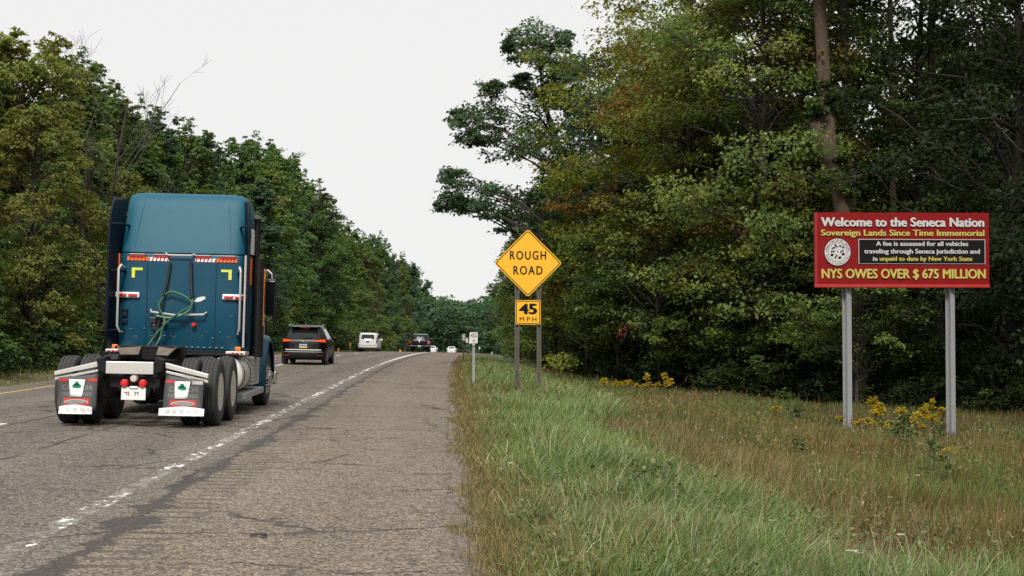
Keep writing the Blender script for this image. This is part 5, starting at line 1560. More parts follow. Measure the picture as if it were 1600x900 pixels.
def rounded_poly(pts, r, n=5):
    out_ = []
    P = [np.array(p, float) for p in pts]
    for i in range(len(P)):
        a, b, c = P[i - 1], P[i], P[(i + 1) % len(P)]
        d1, d2 = unit(a - b), unit(c - b)
        p1, p2 = b + d1 * r, b + d2 * r
        for k in range(n + 1):
            t = k / n
            out_.append(tuple((1 - t) ** 2 * p1 + 2 * t * (1 - t) * b + t ** 2 * p2))
    return out_
def frame_ring(mb, outer, inner, y):
    n = len(outer)
    mb.add([(p[0], y, p[1]) for p in outer] + [(p[0], y, p[1]) for p in inner], [(i, (i + 1) % n, n + (i + 1) % n, n + i) for i in range(n)])
HD = 53.5 / sS
dia = lambda r_: rounded_poly([(0, zc - r_), (r_, zc), (0, zc + r_), (-r_, zc)], 0.075 * r_ / HD)
dp = MB().prism(dia(HD), 'y', -0.003, 0.003).build('diamond_panel', YEL, ws, bevel=0.0)
m = MB(); frame_ring(m, dia(HD - 0.035), dia(HD - 0.062), -0.0055)
m.build('border', SIGNBLK, dp)
m = MB()
hL = 13.2 / sS
def zpx(v): return at(825, v, YS)[2] - gz + 0.3
letter(m, 'ROUGH', -28.5 / sS, 28.5 / sS, zpx(405.5), hL, -0.0058, 0.020, 1.25)
letter(m, 'ROAD', -23 / sS, 23 / sS, zpx(429), hL, -0.0058, 0.020, 1.25)
m.build('lettering', SIGNBLK, dp)
z1, z0 = zpx(469.0), zpx(507.0)
hw = 19.6 / sS
sq = lambda i: rounded_poly([(-hw + i, z0 + i), (hw - i, z0 + i), (hw - i, z1 - i), (-hw + i, z1 - i)], 0.05 - i * 0.6)
sp = MB().prism(sq(0), 'y', -0.003, 0.003).build('speed_plaque', YEL, ws)
m = MB(); frame_ring(m, sq(0.018), sq(0.034), -0.0055)
m.build('border', SIGNBLK, sp)
m = MB()
letter(m, '45', -14.5 / sS, 14.5 / sS, zpx(490.5), 15.5 / sS, -0.0058, 0.045, 1.0)
letter(m, 'MPH', -13.2 / sS, 13.2 / sS, zpx(502.0), 6.6 / sS, -0.0058, 0.010, 1.5)
m.build('lettering', SIGNBLK, sp)
for s, ztop in ((-1, zpx(432)), (1, zpx(432))):
    m = MB()
    u_channel(m, s * 17.2 / sS, 0.022, 0.0, ztop, 0.115, 0.05)
    m.build('post', POSTM, ws)
m = MB()
for x_, v_ in ((-14, 440), (14, 440), (-14, 474), (14, 474), (-14, 502), (14, 502), (0, 410)):
    m.lathe([(0.001, -0.004), (0.008, -0.003), (0.009, 0.0)], 'y', (x_ / sS, -0.0035, zpx(v_)), 8)
m.build('bolt', STEEL, ws)

WREF = mat('reflector_white', (0.56, 0.54, 0.50), 0.4, 0.0, 0.15, 6)
# ---- tenth-mile marker
YM = 39.7
sM = FPX / YM
p = at(740, 528, YM)
gz = zg(p[0], YM)
mk = empty('mile_marker', (p[0], YM, gz - 0.2), 'small white mile marker reading 452 over 4 on a thin steel post', 'road sign')
dz = lambda v: at(740, v, YM)[2] - gz + 0.2
m = MB(); u_channel(m, 0, 0.008, 0, dz(522), 0.06, 0.03)
m.build('post', STEEL, mk)
hw = 6.4 / sM
pl = MB().prism(rounded_poly([(-hw, dz(536.5)), (hw, dz(536.5)), (hw, dz(519)), (-hw, dz(519))], 0.035), 'y', -0.004, 0.004).build('plate', WREF, mk)
m = MB()
BLUEP = mat('blue_print', (0.03, 0.07, 0.16), 0.5, 0.0, 0.05, 6)
letter(m, '452', -4.7 / sM, 4.7 / sM, dz(527.0), 6.0 / sM, -0.0065, 0.015)
letter(m, '4', -1.6 / sM, 1.6 / sM, dz(534.5), 4.6 / sM, -0.0065, 0.015)
m.build('lettering', BLUEP, pl)
MB().box((0, -0.006, dz(538.5)), (0.09, 0.012, 0.05)).build('bracket', STEEL, mk)

# ---- delineators
def delineator(u, vtop, vpl, Y, X=None, col_=None, postm=POSTM, label='', group='', hw=0.07, buried=0.3, name='delineator_post'):
    p = at(u, vtop, Y)
    gz = zg(p[0], Y)
    r = empty(name, (p[0], Y, gz - buried), label, 'road marker', group)
    zt = p[2] - gz + buried
    zp = at(u, vpl, Y)[2] - gz + buried
    m = MB(); u_channel(m, 0, 0.008, 0, max(zp, 0.35) + 0.02, 0.055, 0.03)
    m.build('post', postm, r)
    MB().prism(rounded_poly([(-hw, zp), (hw, zp), (hw, zt), (-hw, zt)], 0.02), 'y', -0.004, 0.004).build('reflector', col_, r)
    return r
GR1, GR2 = 'white reflector posts along the right verge', 'amber reflector posts along the left edge'
delineator(724.5, 522.0, 532.5, 67, col_=WREF, label='brown post with white reflector plate nearest behind the mile marker', group=GR1, hw=0.078)
delineator(729.4, 528.6, 535.2, 106, col_=WREF, label='small white reflector post just left of the mile marker plate', group=GR1, hw=0.075)
delineator(733.8, 531.8, 537.0, 135, col_=WREF, label='tiny white reflector post touching the mile marker plate on its left', group=GR1, hw=0.075)
delineator(749.2, 541.8, 546.0, 178, col_=WREF, label='tiny white reflector post right of the mile marker', group=GR1, hw=0.08)
delineator(768.5, 549.8, 553.4, 222, col_=WREF, label='farthest tiny white reflector post, left of the diamond sign posts', group=GR1, hw=0.08)
delineator(417.3, 525.5, 532.5, 88, col_=AMBER, postm=STEEL, label='amber topped delineator just right of the truck fender', group=GR2, hw=0.085)
delineator(547.2, 535.6, 541.2, 152, col_=AMBER, postm=STEEL, label='amber topped delineator just left of the white sport utility', group=GR2, hw=0.11)
delineator(528.8, 544.0, 548.5, 141, col_=AMBER, postm=STEEL, label='low amber reflector just right of the black crossover', group=GR2, hw=0.08)
delineator(625.3, 546.6, 551.0, 216, col_=AMBER, postm=STEEL, label='distant amber reflector between the white sport utility and the pickup', group=GR2, hw=0.13)
delineator(420.5, 551.2, 555.0, 96, col_=ORANGE, postm=STEEL, label='low orange reflector at the foot of the amber delineator by the fender', group=GR2, hw=0.07)

# ---- the billboard
YB_ = 31.0
sB = FPX / YB_
REDB = mat('red_vinyl', (0.19, 0.004, 0.005), 0.42, 0.0, 0.22, 1.1, (0.12, 0.003, 0.004), bump=0.12, bscale=2.5, Specular_IOR_Level=0.2)
WLET = mat('white_vinyl', (0.45, 0.44, 0.43), 0.5, 0.0, 0.05, 4)
YLET = mat('yellow_vinyl', (0.42, 0.36, 0.07), 0.5, 0.0, 0.06, 4)
p0 = at(1408, 390, YB_)
gz = zg(p0[0], YB_)
bbx = empty('billboard', (p0[0], YB_, gz - 0.3), 'red welcome billboard with white and yellow lettering on two steel beam posts', 'billboard')
BZ = lambda v: at(1408, v, YB_)[2] - gz + 0.3
BX = lambda u: at(u, 390, YB_)[0] - p0[0]
x0, x1, zb, zt = BX(1272.5), BX(1544), BZ(447), BZ(332.5)
m = MB()
nx, nz = 28, 12
def board(u, v):
    x_ = x0 + (x1 - x0) * u
    z_ = zb + (zt - zb) * v + (-0.012 * (u - 0.5) * 0)
    rip = 0.006 * math.sin(u * 47 + 3 * math.sin(v * 9)) * (1 - abs(2 * v - 1)) ** 0.5 * 0.5 + 0.010 * math.sin(u * 9 + v * 4) * math.exp(-((v - 0.08) / 0.08) ** 2)
    return (x_, -0.05 - rip, z_)
pan = MB().b2(x0, x1, -0.03, 0.02, zb, zt).build('panel', REDB, bbx, bevel=0.006)
MB().grid(board, [k / nx for k in range(nx + 1)], [k / nz for k in range(nz + 1)]).build('banner', REDB, pan, smooth=True)
m = MB().b2(x0 - 0.01, x1 + 0.01, -0.075, 0.03, zb - 0.035, zb + 0.03)
m.build('bottom_rail', mat('red_rail', (0.36, 0.014, 0.010), 0.4, 0.0, 0.15, 3), pan, bevel=0.008)
MB().b2(x0 - 0.006, x0 + 0.05, -0.068, 0.03, zb + 0.03, zt).build('edge_fold', mat('red_fold', (0.25, 0.007, 0.008), 0.4, 0.0, 0.15, 3), pan, bevel=0.006)
YF = -0.0745
def line(body, u0, u1, vb, vt, m_, bold, sp=1.0, y=YF, shadow=True):
    mm = MB(); letter(mm, body, BX(u0), BX(u1), BZ(vb), BZ(vt) - BZ(vb), y, bold, sp)
    if shadow:
        mb2 = MB(); letter(mb2, body, BX(u0) + 0.006, BX(u1) + 0.010, BZ(vb) - 0.008, BZ(vt) - BZ(vb), y + 0.004, bold + 0.006, sp)
        mb2.build('letter_outline', SIGNBLK, pan)
    return mm.build('lettering', m_, pan)
line('Welcome to the Seneca Nation', 1281.5, 1536.5, 354.0, 340.6, WLET, 0.038)
line('Sovereign Lands Since Time Immemorial', 1281.5, 1536.5, 368.6, 359.6, YLET, 0.030)
line('NYS OWES OVER $ 675 MILLION', 1282, 1538, 434.8, 420.8, YLET, 0.034)
m = MB().b2(BX(1340), BX(1537.5), -0.0725, -0.070, BZ(412.5), BZ(374))
tb = m.build('text_box', WLET, pan)
MB().b2(BX(1341), BX(1536.5), -0.077, -0.073, BZ(411.7), BZ(374.9)).build('box_field', SIGNBLK, tb)
def bline(body, u0, u1, vb, vt, m_):
    mm = MB(); letter(mm, body, BX(u0), BX(u1), BZ(vb), BZ(vt) - BZ(vb), -0.0805, 0.028)
    mm.build('lettering', m_, tb)
bline('A fee is assessed for all vehicles', 1367, 1511, 384.3, 377.6, WLET)
bline('traveling through Seneca jurisdiction and', 1348.5, 1529, 396.2, 389.4, WLET)
bline('is', 1362, 1369.5, 407.6, 401.4, WLET)
bline('unpaid to date by New York State', 1372.5, 1517, 407.6, 401.2, YLET)
# round seal
cx, cz, rS = BX(1307.2), BZ(394.3), 21.3 / sB
def disc(r_, y, n=48, ex=1.03):
    return [(cx + r_ * math.cos(2*PI*k/n), y, cz + ex * r_ * math.sin(2*PI*k/n)) for k in range(n)]
m = MB(); m.add(disc(rS, -0.0735), [tuple(range(48))])
m.build('letter_outline', SIGNBLK, pan)
m = MB(); m.add(disc(rS * 0.97, -0.0765), [tuple(range(48))])
seal = m.build('round_seal', WLET, pan)
m = MB()
for ra, rb in ((0.70, 0.725),):
    a, b = disc(rS * ra, -0.0785), disc(rS * rb, -0.0785)
    m.add(a + b, [(k, (k + 1) % 48, 48 + (k + 1) % 48, 48 + k) for k in range(48)])
def arc_text(body, r_, mid, span, h_, up=True):
    n = len(body)
    for i, ch in enumerate(body):
        if ch == ' ': continue
        a = mid + (span * (0.5 - (i + 0.5) / n) if up else -span * (0.5 - (i + 0.5) / n))
        v, f = text_geo(ch, 0.0, 2)
        lo, hi = cap_h(0.0)
        X = (v[:, 0] - (v[:, 0].min() + v[:, 0].max()) / 2) / (hi - lo) * h_ * 0.95
        Z = ((v[:, 1] - lo) / (hi - lo) - 0.5) * h_
        rot = a - PI / 2 if up else a + PI / 2
        m.add([(cx + r_ * math.cos(a) + X[k] * math.cos(rot) - Z[k] * math.sin(rot), -0.0787, cz + r_ * math.sin(a) * 1.03 + X[k] * math.sin(rot) + Z[k] * math.cos(rot)) for k in range(len(v))], f)
arc_text('SENECA NATION OF INDIANS', rS * 0.84, PI / 2, R(176), rS * 0.135)
arc_text('Keepers of the Western Door', rS * 0.85, -PI / 2, R(150), rS * 0.12, up=False)
# eight small dark creatures round a centre dot
def blob(ax_, az_, ang_, pts):
    c, s = math.cos(ang_), math.sin(ang_)
    m.add([(cx + rS * (ax_ + x_ * c - z_ * s), -0.0788, cz + rS * (az_ + x_ * s + z_ * c)) for x_, z_ in pts], [tuple(range(len(pts)))])
beast = [(-0.16, 0.0), (-0.12, 0.06), (0.04, 0.05), (0.10, 0.11), (0.16, 0.08), (0.12, 0.02), (0.10, -0.10), (0.06, -0.10), (0.05, -0.03), (-0.07, -0.03), (-0.09, -0.11), (-0.13, -0.10)]
bird = [(-0.15, 0.10), (-0.03, 0.03), (0.03, 0.05), (0.14, 0.15), (0.08, -0.01), (0.03, -0.12), (-0.03, -0.14), (-0.03, -0.04)]
turtle = [(-0.12, 0.0), (-0.07, 0.09), (0.04, 0.10), (0.11, 0.04), (0.15, 0.03), (0.11, -0.03), (0.05, -0.10), (-0.07, -0.09)]
for ax_, az_, g, shp in ((-0.30, 0.30, 0.3, beast), (-0.12, 0.48, 2.0, beast), (0.18, 0.44, 1.0, bird), (0.40, 0.36, 0.9, bird), (-0.36, 0.03, -0.15, beast), (-0.42, -0.22, 0, turtle), (-0.12, -0.34, 0.9, beast), (0.16, -0.42, 0.3, turtle), (0.42, -0.16, 0.2, turtle), (0.33, 0.05, 0.5, beast)):
    blob(ax_, az_, g, shp)
m.add([(cx + rS * 0.05 * math.cos(k), -0.0788, cz + rS * (0.06 + 0.05 * math.sin(k))) for k in np.arange(0, 6.28, 0.628)], [tuple(range(10))])
m.build('seal_print', SIGNBLK, seal)
# I-beam posts
for u in (1326.5, 1488.5):
    xp = at(u, 560, YB_)[0] - p0[0]
    gzp = zg(p0[0] + xp, YB_) - gz
    m = MB()
    m.b2(xp - 0.062, xp + 0.062, 0.035, 0.047, gzp, zt - 0.1)
    m.b2(xp - 0.062, xp + 0.062, 0.185, 0.197, gzp, zt - 0.1)
    m.b2(xp - 0.006, xp + 0.006, 0.047, 0.185, gzp, zt - 0.1)
    ca_, sa_ = math.cos(R(24)), math.sin(R(24))
    m.v = [(xp + (a - xp) * ca_ - (b - 0.116) * sa_, 0.116 + 0.02 + (a - xp) * sa_ + (b - 0.116) * ca_, c) for a, b, c in m.v]
    po = m.build('post', STEEL, bbx)
    m = MB()
    for s in (-1, 1): m.box((xp + s * 0.05, 0.028, zb - 0.06), (0.03, 0.014, 0.05))
    m.build('clamp', STEEL, po)
# ================================================================== grass
def vnoise(x, y, s, seed):
    r_ = np.random.default_rng(seed).uniform(size=(256, 256))
    x = np.asarray(x) / s + 31.7; y = np.asarray(y) / s + 17.3
    xi, yi = np.floor(x).astype(int), np.floor(y).astype(int)
    fx, fy = x - xi, y - yi
    fx, fy = fx * fx * (3 - 2 * fx), fy * fy * (3 - 2 * fy)
    g = lambda a, b: r_[a % 256, b % 256]
    return (g(xi, yi) * (1 - fx) + g(xi + 1, yi) * fx) * (1 - fy) + (g(xi, yi + 1) * (1 - fx) + g(xi + 1, yi + 1) * fx) * fy
def ss(x, a, b):
    t = np.clip((x - a) / (b - a), 0, 1)
    return t * t * (3 - 2 * t)
def blades(X, Y, Z, L, W, lean, bend, az, col, rng, droop=None):
    """curved tapering blades; returns verts (7N), colours, loops, starts"""
    n = len(X)
    t = np.array([0.0, 0.42, 0.76, 1.0])
    wv = np.array([1.0, 0.85, 0.52])
    dx, dy = np.cos(az), np.sin(az)
    hor = L[:, None] * (np.sin(lean)[:, None] * t + bend[:, None] * t ** 2.2)
    ver = L[:, None] * (np.cos(lean)[:, None] * t - 0.55 * bend[:, None] ** 1.5 * t ** 3)
    ya = az + PI / 2 + rng.uniform(-0.9, 0.9, n)
    sx_, sy_ = np.cos(ya), np.sin(ya)
    cx_ = X[:, None] + dx[:, None] * hor
    cy_ = Y[:, None] + dy[:, None] * hor
    cz_ = Z[:, None] + ver
    v = np.empty((n, 7, 3), np.float32)
    for k in range(3):
        h = W * 0.5 * wv[k]
        v[:, 2 * k] = np.stack([cx_[:, k] - sx_ * h, cy_[:, k] - sy_ * h, cz_[:, k]], 1)
        v[:, 2 * k + 1] = np.stack([cx_[:, k] + sx_ * h, cy_[:, k] + sy_ * h, cz_[:, k]], 1)
    v[:, 6] = np.stack([cx_[:, 3], cy_[:, 3], cz_[:, 3]], 1)
    c = np.repeat(col[:, None, :], 7, 1)
    b = (np.arange(n) * 7)[:, None]
    lp = b + np.array([0, 1, 3, 2, 2, 3, 5, 4, 4, 5, 6])[None, :]
    st = (np.arange(n) * 11)[:, None] + np.array([0, 4, 8])[None, :]
    return v.reshape(-1, 3), c.reshape(-1, 3), lp.ravel(), st.ravel()
def pick(rng, pal, n):
    p = np.array([q[0] for q in pal]); w_ = np.array([q[1] for q in pal], float)
    return p[rng.choice(len(pal), n, p=w_ / w_.sum())] * rng.uniform(0.72, 1.3, (n, 1)) * rng.uniform(0.92, 1.08, (n, 3))
def grass_object(name, label, parts):
    V, C, LP, ST = [], [], [], []
    nv = nl = 0
    for v, c, lp, st in parts:
        V.append(v); C.append(c); LP.append(lp + nv); ST.append(st + nl)
        nv += len(v); nl += len(lp)
    me = mesh_np(name, np.concatenate(V), np.concatenate(LP), np.concatenate(ST), GRASSM, np.concatenate(C))
    o = link(bpy.data.objects.new(name, me))
    return tag(o, label, 'grass', kind='stuff')
def sample_xy(rng, n, y0, y1, p, xa, xb):
    """positions with density falling as Y**-p inside xa(Y)..xb(Y)"""
    Yg = np.linspace(y0, y1, 600)
    wgt = Yg ** -p * np.maximum(xb(Yg) - xa(Yg), 0)
    cdf = np.cumsum(wgt); cdf /= cdf[-1]
    Y = np.interp(rng.uniform(size=n), cdf, Yg)
    xs = xa(Y) + (xb(Y) - xa(Y)) * rng.uniform(size=n)
    return xs, Y
rng = np.random.default_rng(5)
G_PAL = [((0.158, 0.212, 0.066), 3), ((0.108, 0.175, 0.036), 4.5), ((0.052, 0.096, 0.017), 2.6), ((0.33, 0.36, 0.21), 1.6), ((0.25, 0.21, 0.10), 0.8)]
D_PAL = [((0.245, 0.195, 0.090), 3), ((0.175, 0.138, 0.056), 2.5), ((0.30, 0.25, 0.14), 1.3), ((0.115, 0.112, 0.038), 1.8)]
R_PAL = [((0.140, 0.088, 0.022), 1.0), ((0.160, 0.118, 0.034), 1.2), ((0.118, 0.112, 0.023), 3.2), ((0.072, 0.088, 0.018), 3.2), ((0.23, 0.19, 0.09), 0.9)]
V_PAL = [((0.21, 0.155, 0.065), 3), ((0.15, 0.125, 0.045), 3), ((0.10, 0.11, 0.035), 2), ((0.26, 0.20, 0.10), 1.5)]
def xright(Y): return np.minimum(0.43 * Y + 4.5, np.maximum(EDGE_R(np.maximum(Y, 30)) + 2.0, 3) - shift(Y))
def green_amt(xs, Y):
    b = 3.25 + 1.3 * (vnoise(xs, Y, 2.4, 1) - 0.5) + 0.35 * np.sin(Y * 0.21) + np.clip((13 - Y) * 0.0, 0, 1)
    return ss(xs, 0.35, 0.85) * (1 - ss(xs, b - 0.35, b + 0.45))
# --- long green grass of the verge
n = 175000
xs, Y = sample_xy(rng, n, 7.2, 75, 1.25, lambda y: 0.10 + 0 * y, lambda y: np.minimum(xright(y), 5.2))
ga = green_amt(xs, Y)
bare_at = lambda a, b: ss(np.hypot((a - 3.25) / 0.85, (b - 11.1) / 1.7), 1.25, 0.55)
keep = rng.uniform(size=n) < ga * (1 - 0.93 * bare_at(xs, Y))
xs, Y = xs[keep], Y[keep]
n = len(xs)
pn = vnoise(xs, Y, 1.1, 2); pn2 = vnoise(xs, Y, 0.45, 3)
X = xs + shift(Y)
L = (0.20 + 0.30 * pn) * rng.uniform(0.65, 1.35, n) * (0.55 + 0.45 * ss(xs, 0.4, 1.4))
col = pick(rng, G_PAL, n) * (0.72 + 0.55 * vnoise(xs, Y, 1.6, 4))[:, None]
sp = pick(rng, D_PAL, n)
m_ = (rng.uniform(size=n) < 0.05 + 0.38 * ss(vnoise(xs, Y, 2.2, 9), 0.62, 0.85))[:, None]
col = np.where(m_, sp, col)
az = 0.15 + rng.normal(size=n) * 1.25 + 1.2 * (vnoise(xs, Y, 1.7, 6) - 0.5)
pg = blades(X, Y, zground(X, Y) - 0.015, L, (0.0048 + 0.00022 * Y) * rng.uniform(0.7, 1.4, n), np.abs(rng.normal(size=n) * 0.22 + 0.30), rng.uniform(0.15, 0.85, n), az, col, rng)
# low broad leaves between the blades
n = 26000
xs, Y = sample_xy(rng, n, 7.2, 40, 1.5, lambda y: 0.5 + 0 * y, lambda y: np.minimum(xright(y), 9.0))
k = rng.uniform(size=n) < ss(vnoise(xs, Y, 0.9, 31), 0.42, 0.7)
xs, Y = xs[k], Y[k]; n = len(xs); X = xs + shift(Y)
P = np.stack([X, Y, zground(X, Y) + rng.uniform(0.04, 0.30, n)], 1)
v_, c_ = leaf_geo(P, rng.normal(size=(n, 3)) * 0.5 + np.array([0, -0.2, 1]), rng.normal(size=(n, 3)), rng.uniform(0.025, 0.06, n), pick(rng, [((0.11, 0.135, 0.05), 3), ((0.07, 0.10, 0.035), 3), ((0.16, 0.16, 0.08), 1.5), ((0.15, 0.11, 0.05), 1)], n), aspect=0.6)
q = len(v_) // 4
pleaf = (v_.astype(np.float32), c_, np.arange(4 * q), np.arange(q) * 4)
grass_object('grass', 'long pale green grass leaning in the wind on the verge beside the shoulder', [pg, pleaf])
# --- dry tan and rust coloured grass further out
n = 205000
xs, Y = sample_xy(rng, n, 7.2, 80, 1.15, lambda y: 1.2 + 0 * y, xright)
ga = green_amt(xs, Y)
keep = rng.uniform(size=n) > ga * 0.93 * (1 - bare_at(xs, Y)) + 0.02
xs, Y = xs[keep], Y[keep]
n = len(xs)
X = xs + shift(Y)
tan = (1 - ss(xs, 3.9, 5.2)) * 0.95 + 0.45 * ss(vnoise(xs, Y, 2.6, 7), 0.60, 0.8)
rust = ss(vnoise(xs, Y, 3.0, 17), 0.52, 0.72) * ss(xs, 4.5, 6.0)
gm_ = ss(vnoise(xs, Y, 2.1, 8), 0.40, 0.62) * 0.85
r1 = rng.uniform(size=n)
col = np.where((r1 < tan * 0.55)[:, None], pick(rng, D_PAL, n), pick(rng, R_PAL, n))
col = np.where((rng.uniform(size=n) < rust * 0.45)[:, None], pick(rng, [((0.17, 0.095, 0.036), 2), ((0.14, 0.085, 0.034), 2), ((0.21, 0.145, 0.06), 1)], n), col)
col = np.where((rng.uniform(size=n) < gm_)[:, None], pick(rng, G_PAL[1:3] + [((0.11, 0.115, 0.04), 3)], n), col)
bare = bare_at(xs, Y)
L = (0.20 + 0.30 * vnoise(xs, Y, 1.4, 10)) * (1 - 0.55 * ss(Y, 22, 30)) * rng.uniform(0.6, 1.4, n) * (1 - 0.78 * bare)
col = col * (0.68 + 0.55 * vnoise(xs, Y, 1.2, 12))[:, None]
col = np.where((bare * rng.uniform(0.5, 1.2, n) > 0.4)[:, None], pick(rng, [((0.24, 0.165, 0.10), 2), ((0.19, 0.135, 0.075), 2)], n), col)
az = 0.3 + rng.normal(size=n) * 1.3
pd = blades(X, Y, zground(X, Y) - 0.015, L, (0.0040 + 0.00020 * Y) * rng.uniform(0.6, 1.35, n), np.abs(rng.normal(size=n) * 0.24), rng.uniform(0.02, 0.55, n), az, col, rng)
# stalks with seed heads
n = 3200
xs, Y = sample_xy(rng, n, 8.0, 60, 1.0, lambda y: 2.6 + 0 * y, xright)
k = rng.uniform(size=n) < 0.25 + 0.75 * ss(vnoise(xs, Y, 2.0, 14), 0.45, 0.7)
xs, Y = xs[k], Y[k]; n = len(xs)
X = xs + shift(Y); Z = zground(X, Y)
L = rng.uniform(0.40, 0.75, n) * (1 - 0.5 * ss(Y, 22, 30))
az = rng.uniform(-0.8, 1.2, n); le = np.abs(rng.normal(size=n) * 0.16)
col = pick(rng, D_PAL[:3] + R_PAL[:2], n)
ps = blades(X, Y, Z - 0.01, L, (0.0028 + 0.00016 * Y), le, np.full(n, 0.08), az, col, rng)
tip = ps[0].reshape(-1, 7, 3)[:, 6]
reps = 5
P = np.repeat(tip, reps, 0) + np.stack([rng.normal(size=n * reps) * 0.012, rng.normal(size=n * reps) * 0.012, -rng.uniform(0, 0.11, n * reps)], 1)
D = np.stack([rng.normal(size=n * reps) * 0.35, rng.normal(size=n * reps) * 0.35, np.ones(n * reps)], 1)
v_, c_ = leaf_geo(P, rng.normal(size=(n * reps, 3)), D, rng.uniform(0.02, 0.05, n * reps) * (1 + 0.012 * np.repeat(Y, reps)), np.repeat(col, reps, 0) * 1.05, aspect=0.35)
q = len(v_) // 4
pseed = (v_.astype(np.float32), c_, np.arange(4 * q), np.arange(q) * 4)
grass_object('dry_grass', 'tall dry tan and rust brown grass with seed heads between the green verge and the wood', [pd, ps, pseed])
# --- thin brown fringe along the pavement edge and left verge
n = 62000
xs, Y = sample_xy(rng, n, 7.0, 90, 1.0, lambda y: -0.02 + 0 * y, lambda y: 0.95 + 0 * y)
k = rng.uniform(size=n) < ss(xs + 0.3 * (vnoise(xs, Y, 0.5, 20) - 0.5), -0.02, 0.22) * (0.4 + 0.6 * vnoise(xs, Y, 0.35, 21))
xs, Y = xs[k], Y[k]; n = len(xs); X = xs + shift(Y)
pv = blades(X, Y, zground(X, Y) - 0.008, (0.07 + 0.13 * ss(xs, 0.1, 0.9)) * rng.uniform(0.5, 1.5, n), (0.0042 + 0.00022 * Y), np.abs(rng.normal(size=n) * 0.4), rng.uniform(0.05, 0.6, n), rng.uniform(-PI, PI, n), pick(rng, V_PAL, n), rng)
n = 16000
xs, Y = sample_xy(rng, n, 36, 220, 0.9, lambda y: -15.2 + 0 * y, lambda y: -11.35 + 0 * y)
X = xs + shift(Y)
pl_ = blades(X, Y, zground(X, Y) - 0.01, (0.10 + 0.25 * ss(xs, -12.6, -14.2)) * rng.uniform(0.6, 1.5, n), 0.014 + 0.00022 * Y, np.abs(rng.normal(size=n) * 0.3), rng.uniform(0.05, 0.5, n), rng.uniform(-PI, PI, n), pick(rng, [((0.15, 0.155, 0.05), 3), ((0.11, 0.13, 0.035), 3), ((0.20, 0.17, 0.07), 2)], n), rng)
grass_object('verge_grass', 'short yellow-brown grass fringing both pavement edges', [pv, pl_])

# ================================================================== single plants
def px_ground(u, v):
    """photo pixel -> point on the ground"""
    d = _F + _Rt * ((u - 800) / FPX) + _U * ((450 - v) / FPX)
    t = 5.0
    for k in range(4000):
        p_ = np.array([0, 0, EYE]) + d * t
        if p_[2] <= zg(p_[0], p_[1]): break
        t += 0.03
    return p_
STEMG = mat('green_stem', (0.05, 0.075, 0.022), 0.7, 0.0, 0.2, 6)
def goldenrod_meshes(seed, h, plume, nl=46):
    rng = np.random.default_rng(seed)
    T = Tubes()
    lean = rng.normal(size=2) * 0.06
    st = np.stack([np.linspace(0, lean[0] * h, 6), np.linspace(0, lean[1] * h, 6), np.linspace(0, h, 6)], 1)
    T.add(st, np.linspace(0.007, 0.003, 6), 5)
    t = rng.uniform(0.12, 0.93, nl)
    a = rng.uniform(0, 2 * PI, nl)
    D = np.stack([np.cos(a), np.sin(a), rng.uniform(0.1, 0.7, nl)], 1)
    S = 0.13 * (1.15 - 0.5 * t) * rng.uniform(0.8, 1.2, nl)
    P = np.stack([np.interp(t, np.linspace(0, 1, 6), st[:, k]) for k in range(3)], 1) + unit(D) * S[:, None] * 0.5
    Nn = np.stack([-np.cos(a) * 0.5, -np.sin(a) * 0.5, np.ones(nl)], 1)
    v1, c1 = leaf_geo(P, Nn, D, S, pick(rng, [((0.05, 0.085, 0.028), 2), ((0.04, 0.065, 0.022), 2)], nl), aspect=0.24)
    fv, fc = [], []
    nb = 22
    for k in range(nb):
        aa = rng.uniform(0, 2 * PI)
        z0 = h * (1 - plume * rng.uniform(0, 1) ** 0.8)
        Lb = plume * h * 0.46 * (0.35 + 0.65 * (h - z0) / (plume * h + 1e-6)) + 0.04
        s_ = np.linspace(0, 1, 6)[:, None]
        p0 = np.array([np.interp(z0 / h, np.linspace(0, 1, 6), st[:, q]) for q in range(3)])
        br = p0 + np.concatenate([np.cos(aa) * Lb * s_, np.sin(aa) * Lb * s_, Lb * (1.0 * s_ - 0.45 * s_ ** 2)], 1)
        T.add(br, np.linspace(0.003, 0.001, 6), 3)
        m_ = 60
        tt = rng.uniform(0.15, 1, m_)
        Pf = np.stack([np.interp(tt, np.linspace(0, 1, 6), br[:, q]) for q in range(3)], 1) + rng.normal(size=(m_, 3)) * 0.010 + np.array([0, 0, 0.008])
        a_, b_ = leaf_geo(Pf, rng.normal(size=(m_, 3)) + np.array([0, 0, 0.6]), rng.normal(size=(m_, 3)), rng.uniform(0.020, 0.040, m_), pick(rng, [((0.58, 0.43, 0.025), 3), ((0.48, 0.38, 0.03), 2), ((0.36, 0.26, 0.02), 1.5)], m_), aspect=0.9)
        fv.append(a_); fc.append(b_)
    return T, (v1, c1), (np.concatenate(fv), np.concatenate(fc))
def make_goldenrod(seed, h, plume=0.24):
    T, lf, fl = goldenrod_meshes(seed, h, plume)
    r = empty('goldenrod_plant', (0, 0, 0), '', 'wildflower')
    link(bpy.data.objects.new('stem', T.mesh('stem', STEMG))).parent = r
    link(bpy.data.objects.new('leaves', quads_mesh('leaves', *lf, GRASSM))).parent = r
    link(bpy.data.objects.new('flower_plume', quads_mesh('flower_plume', *fl, GRASSM))).parent = r
    return r
gold = [make_goldenrod(201 + k, 1.0, 0.36) for k in range(4)]
GG = 'goldenrod blooming around the billboard posts'
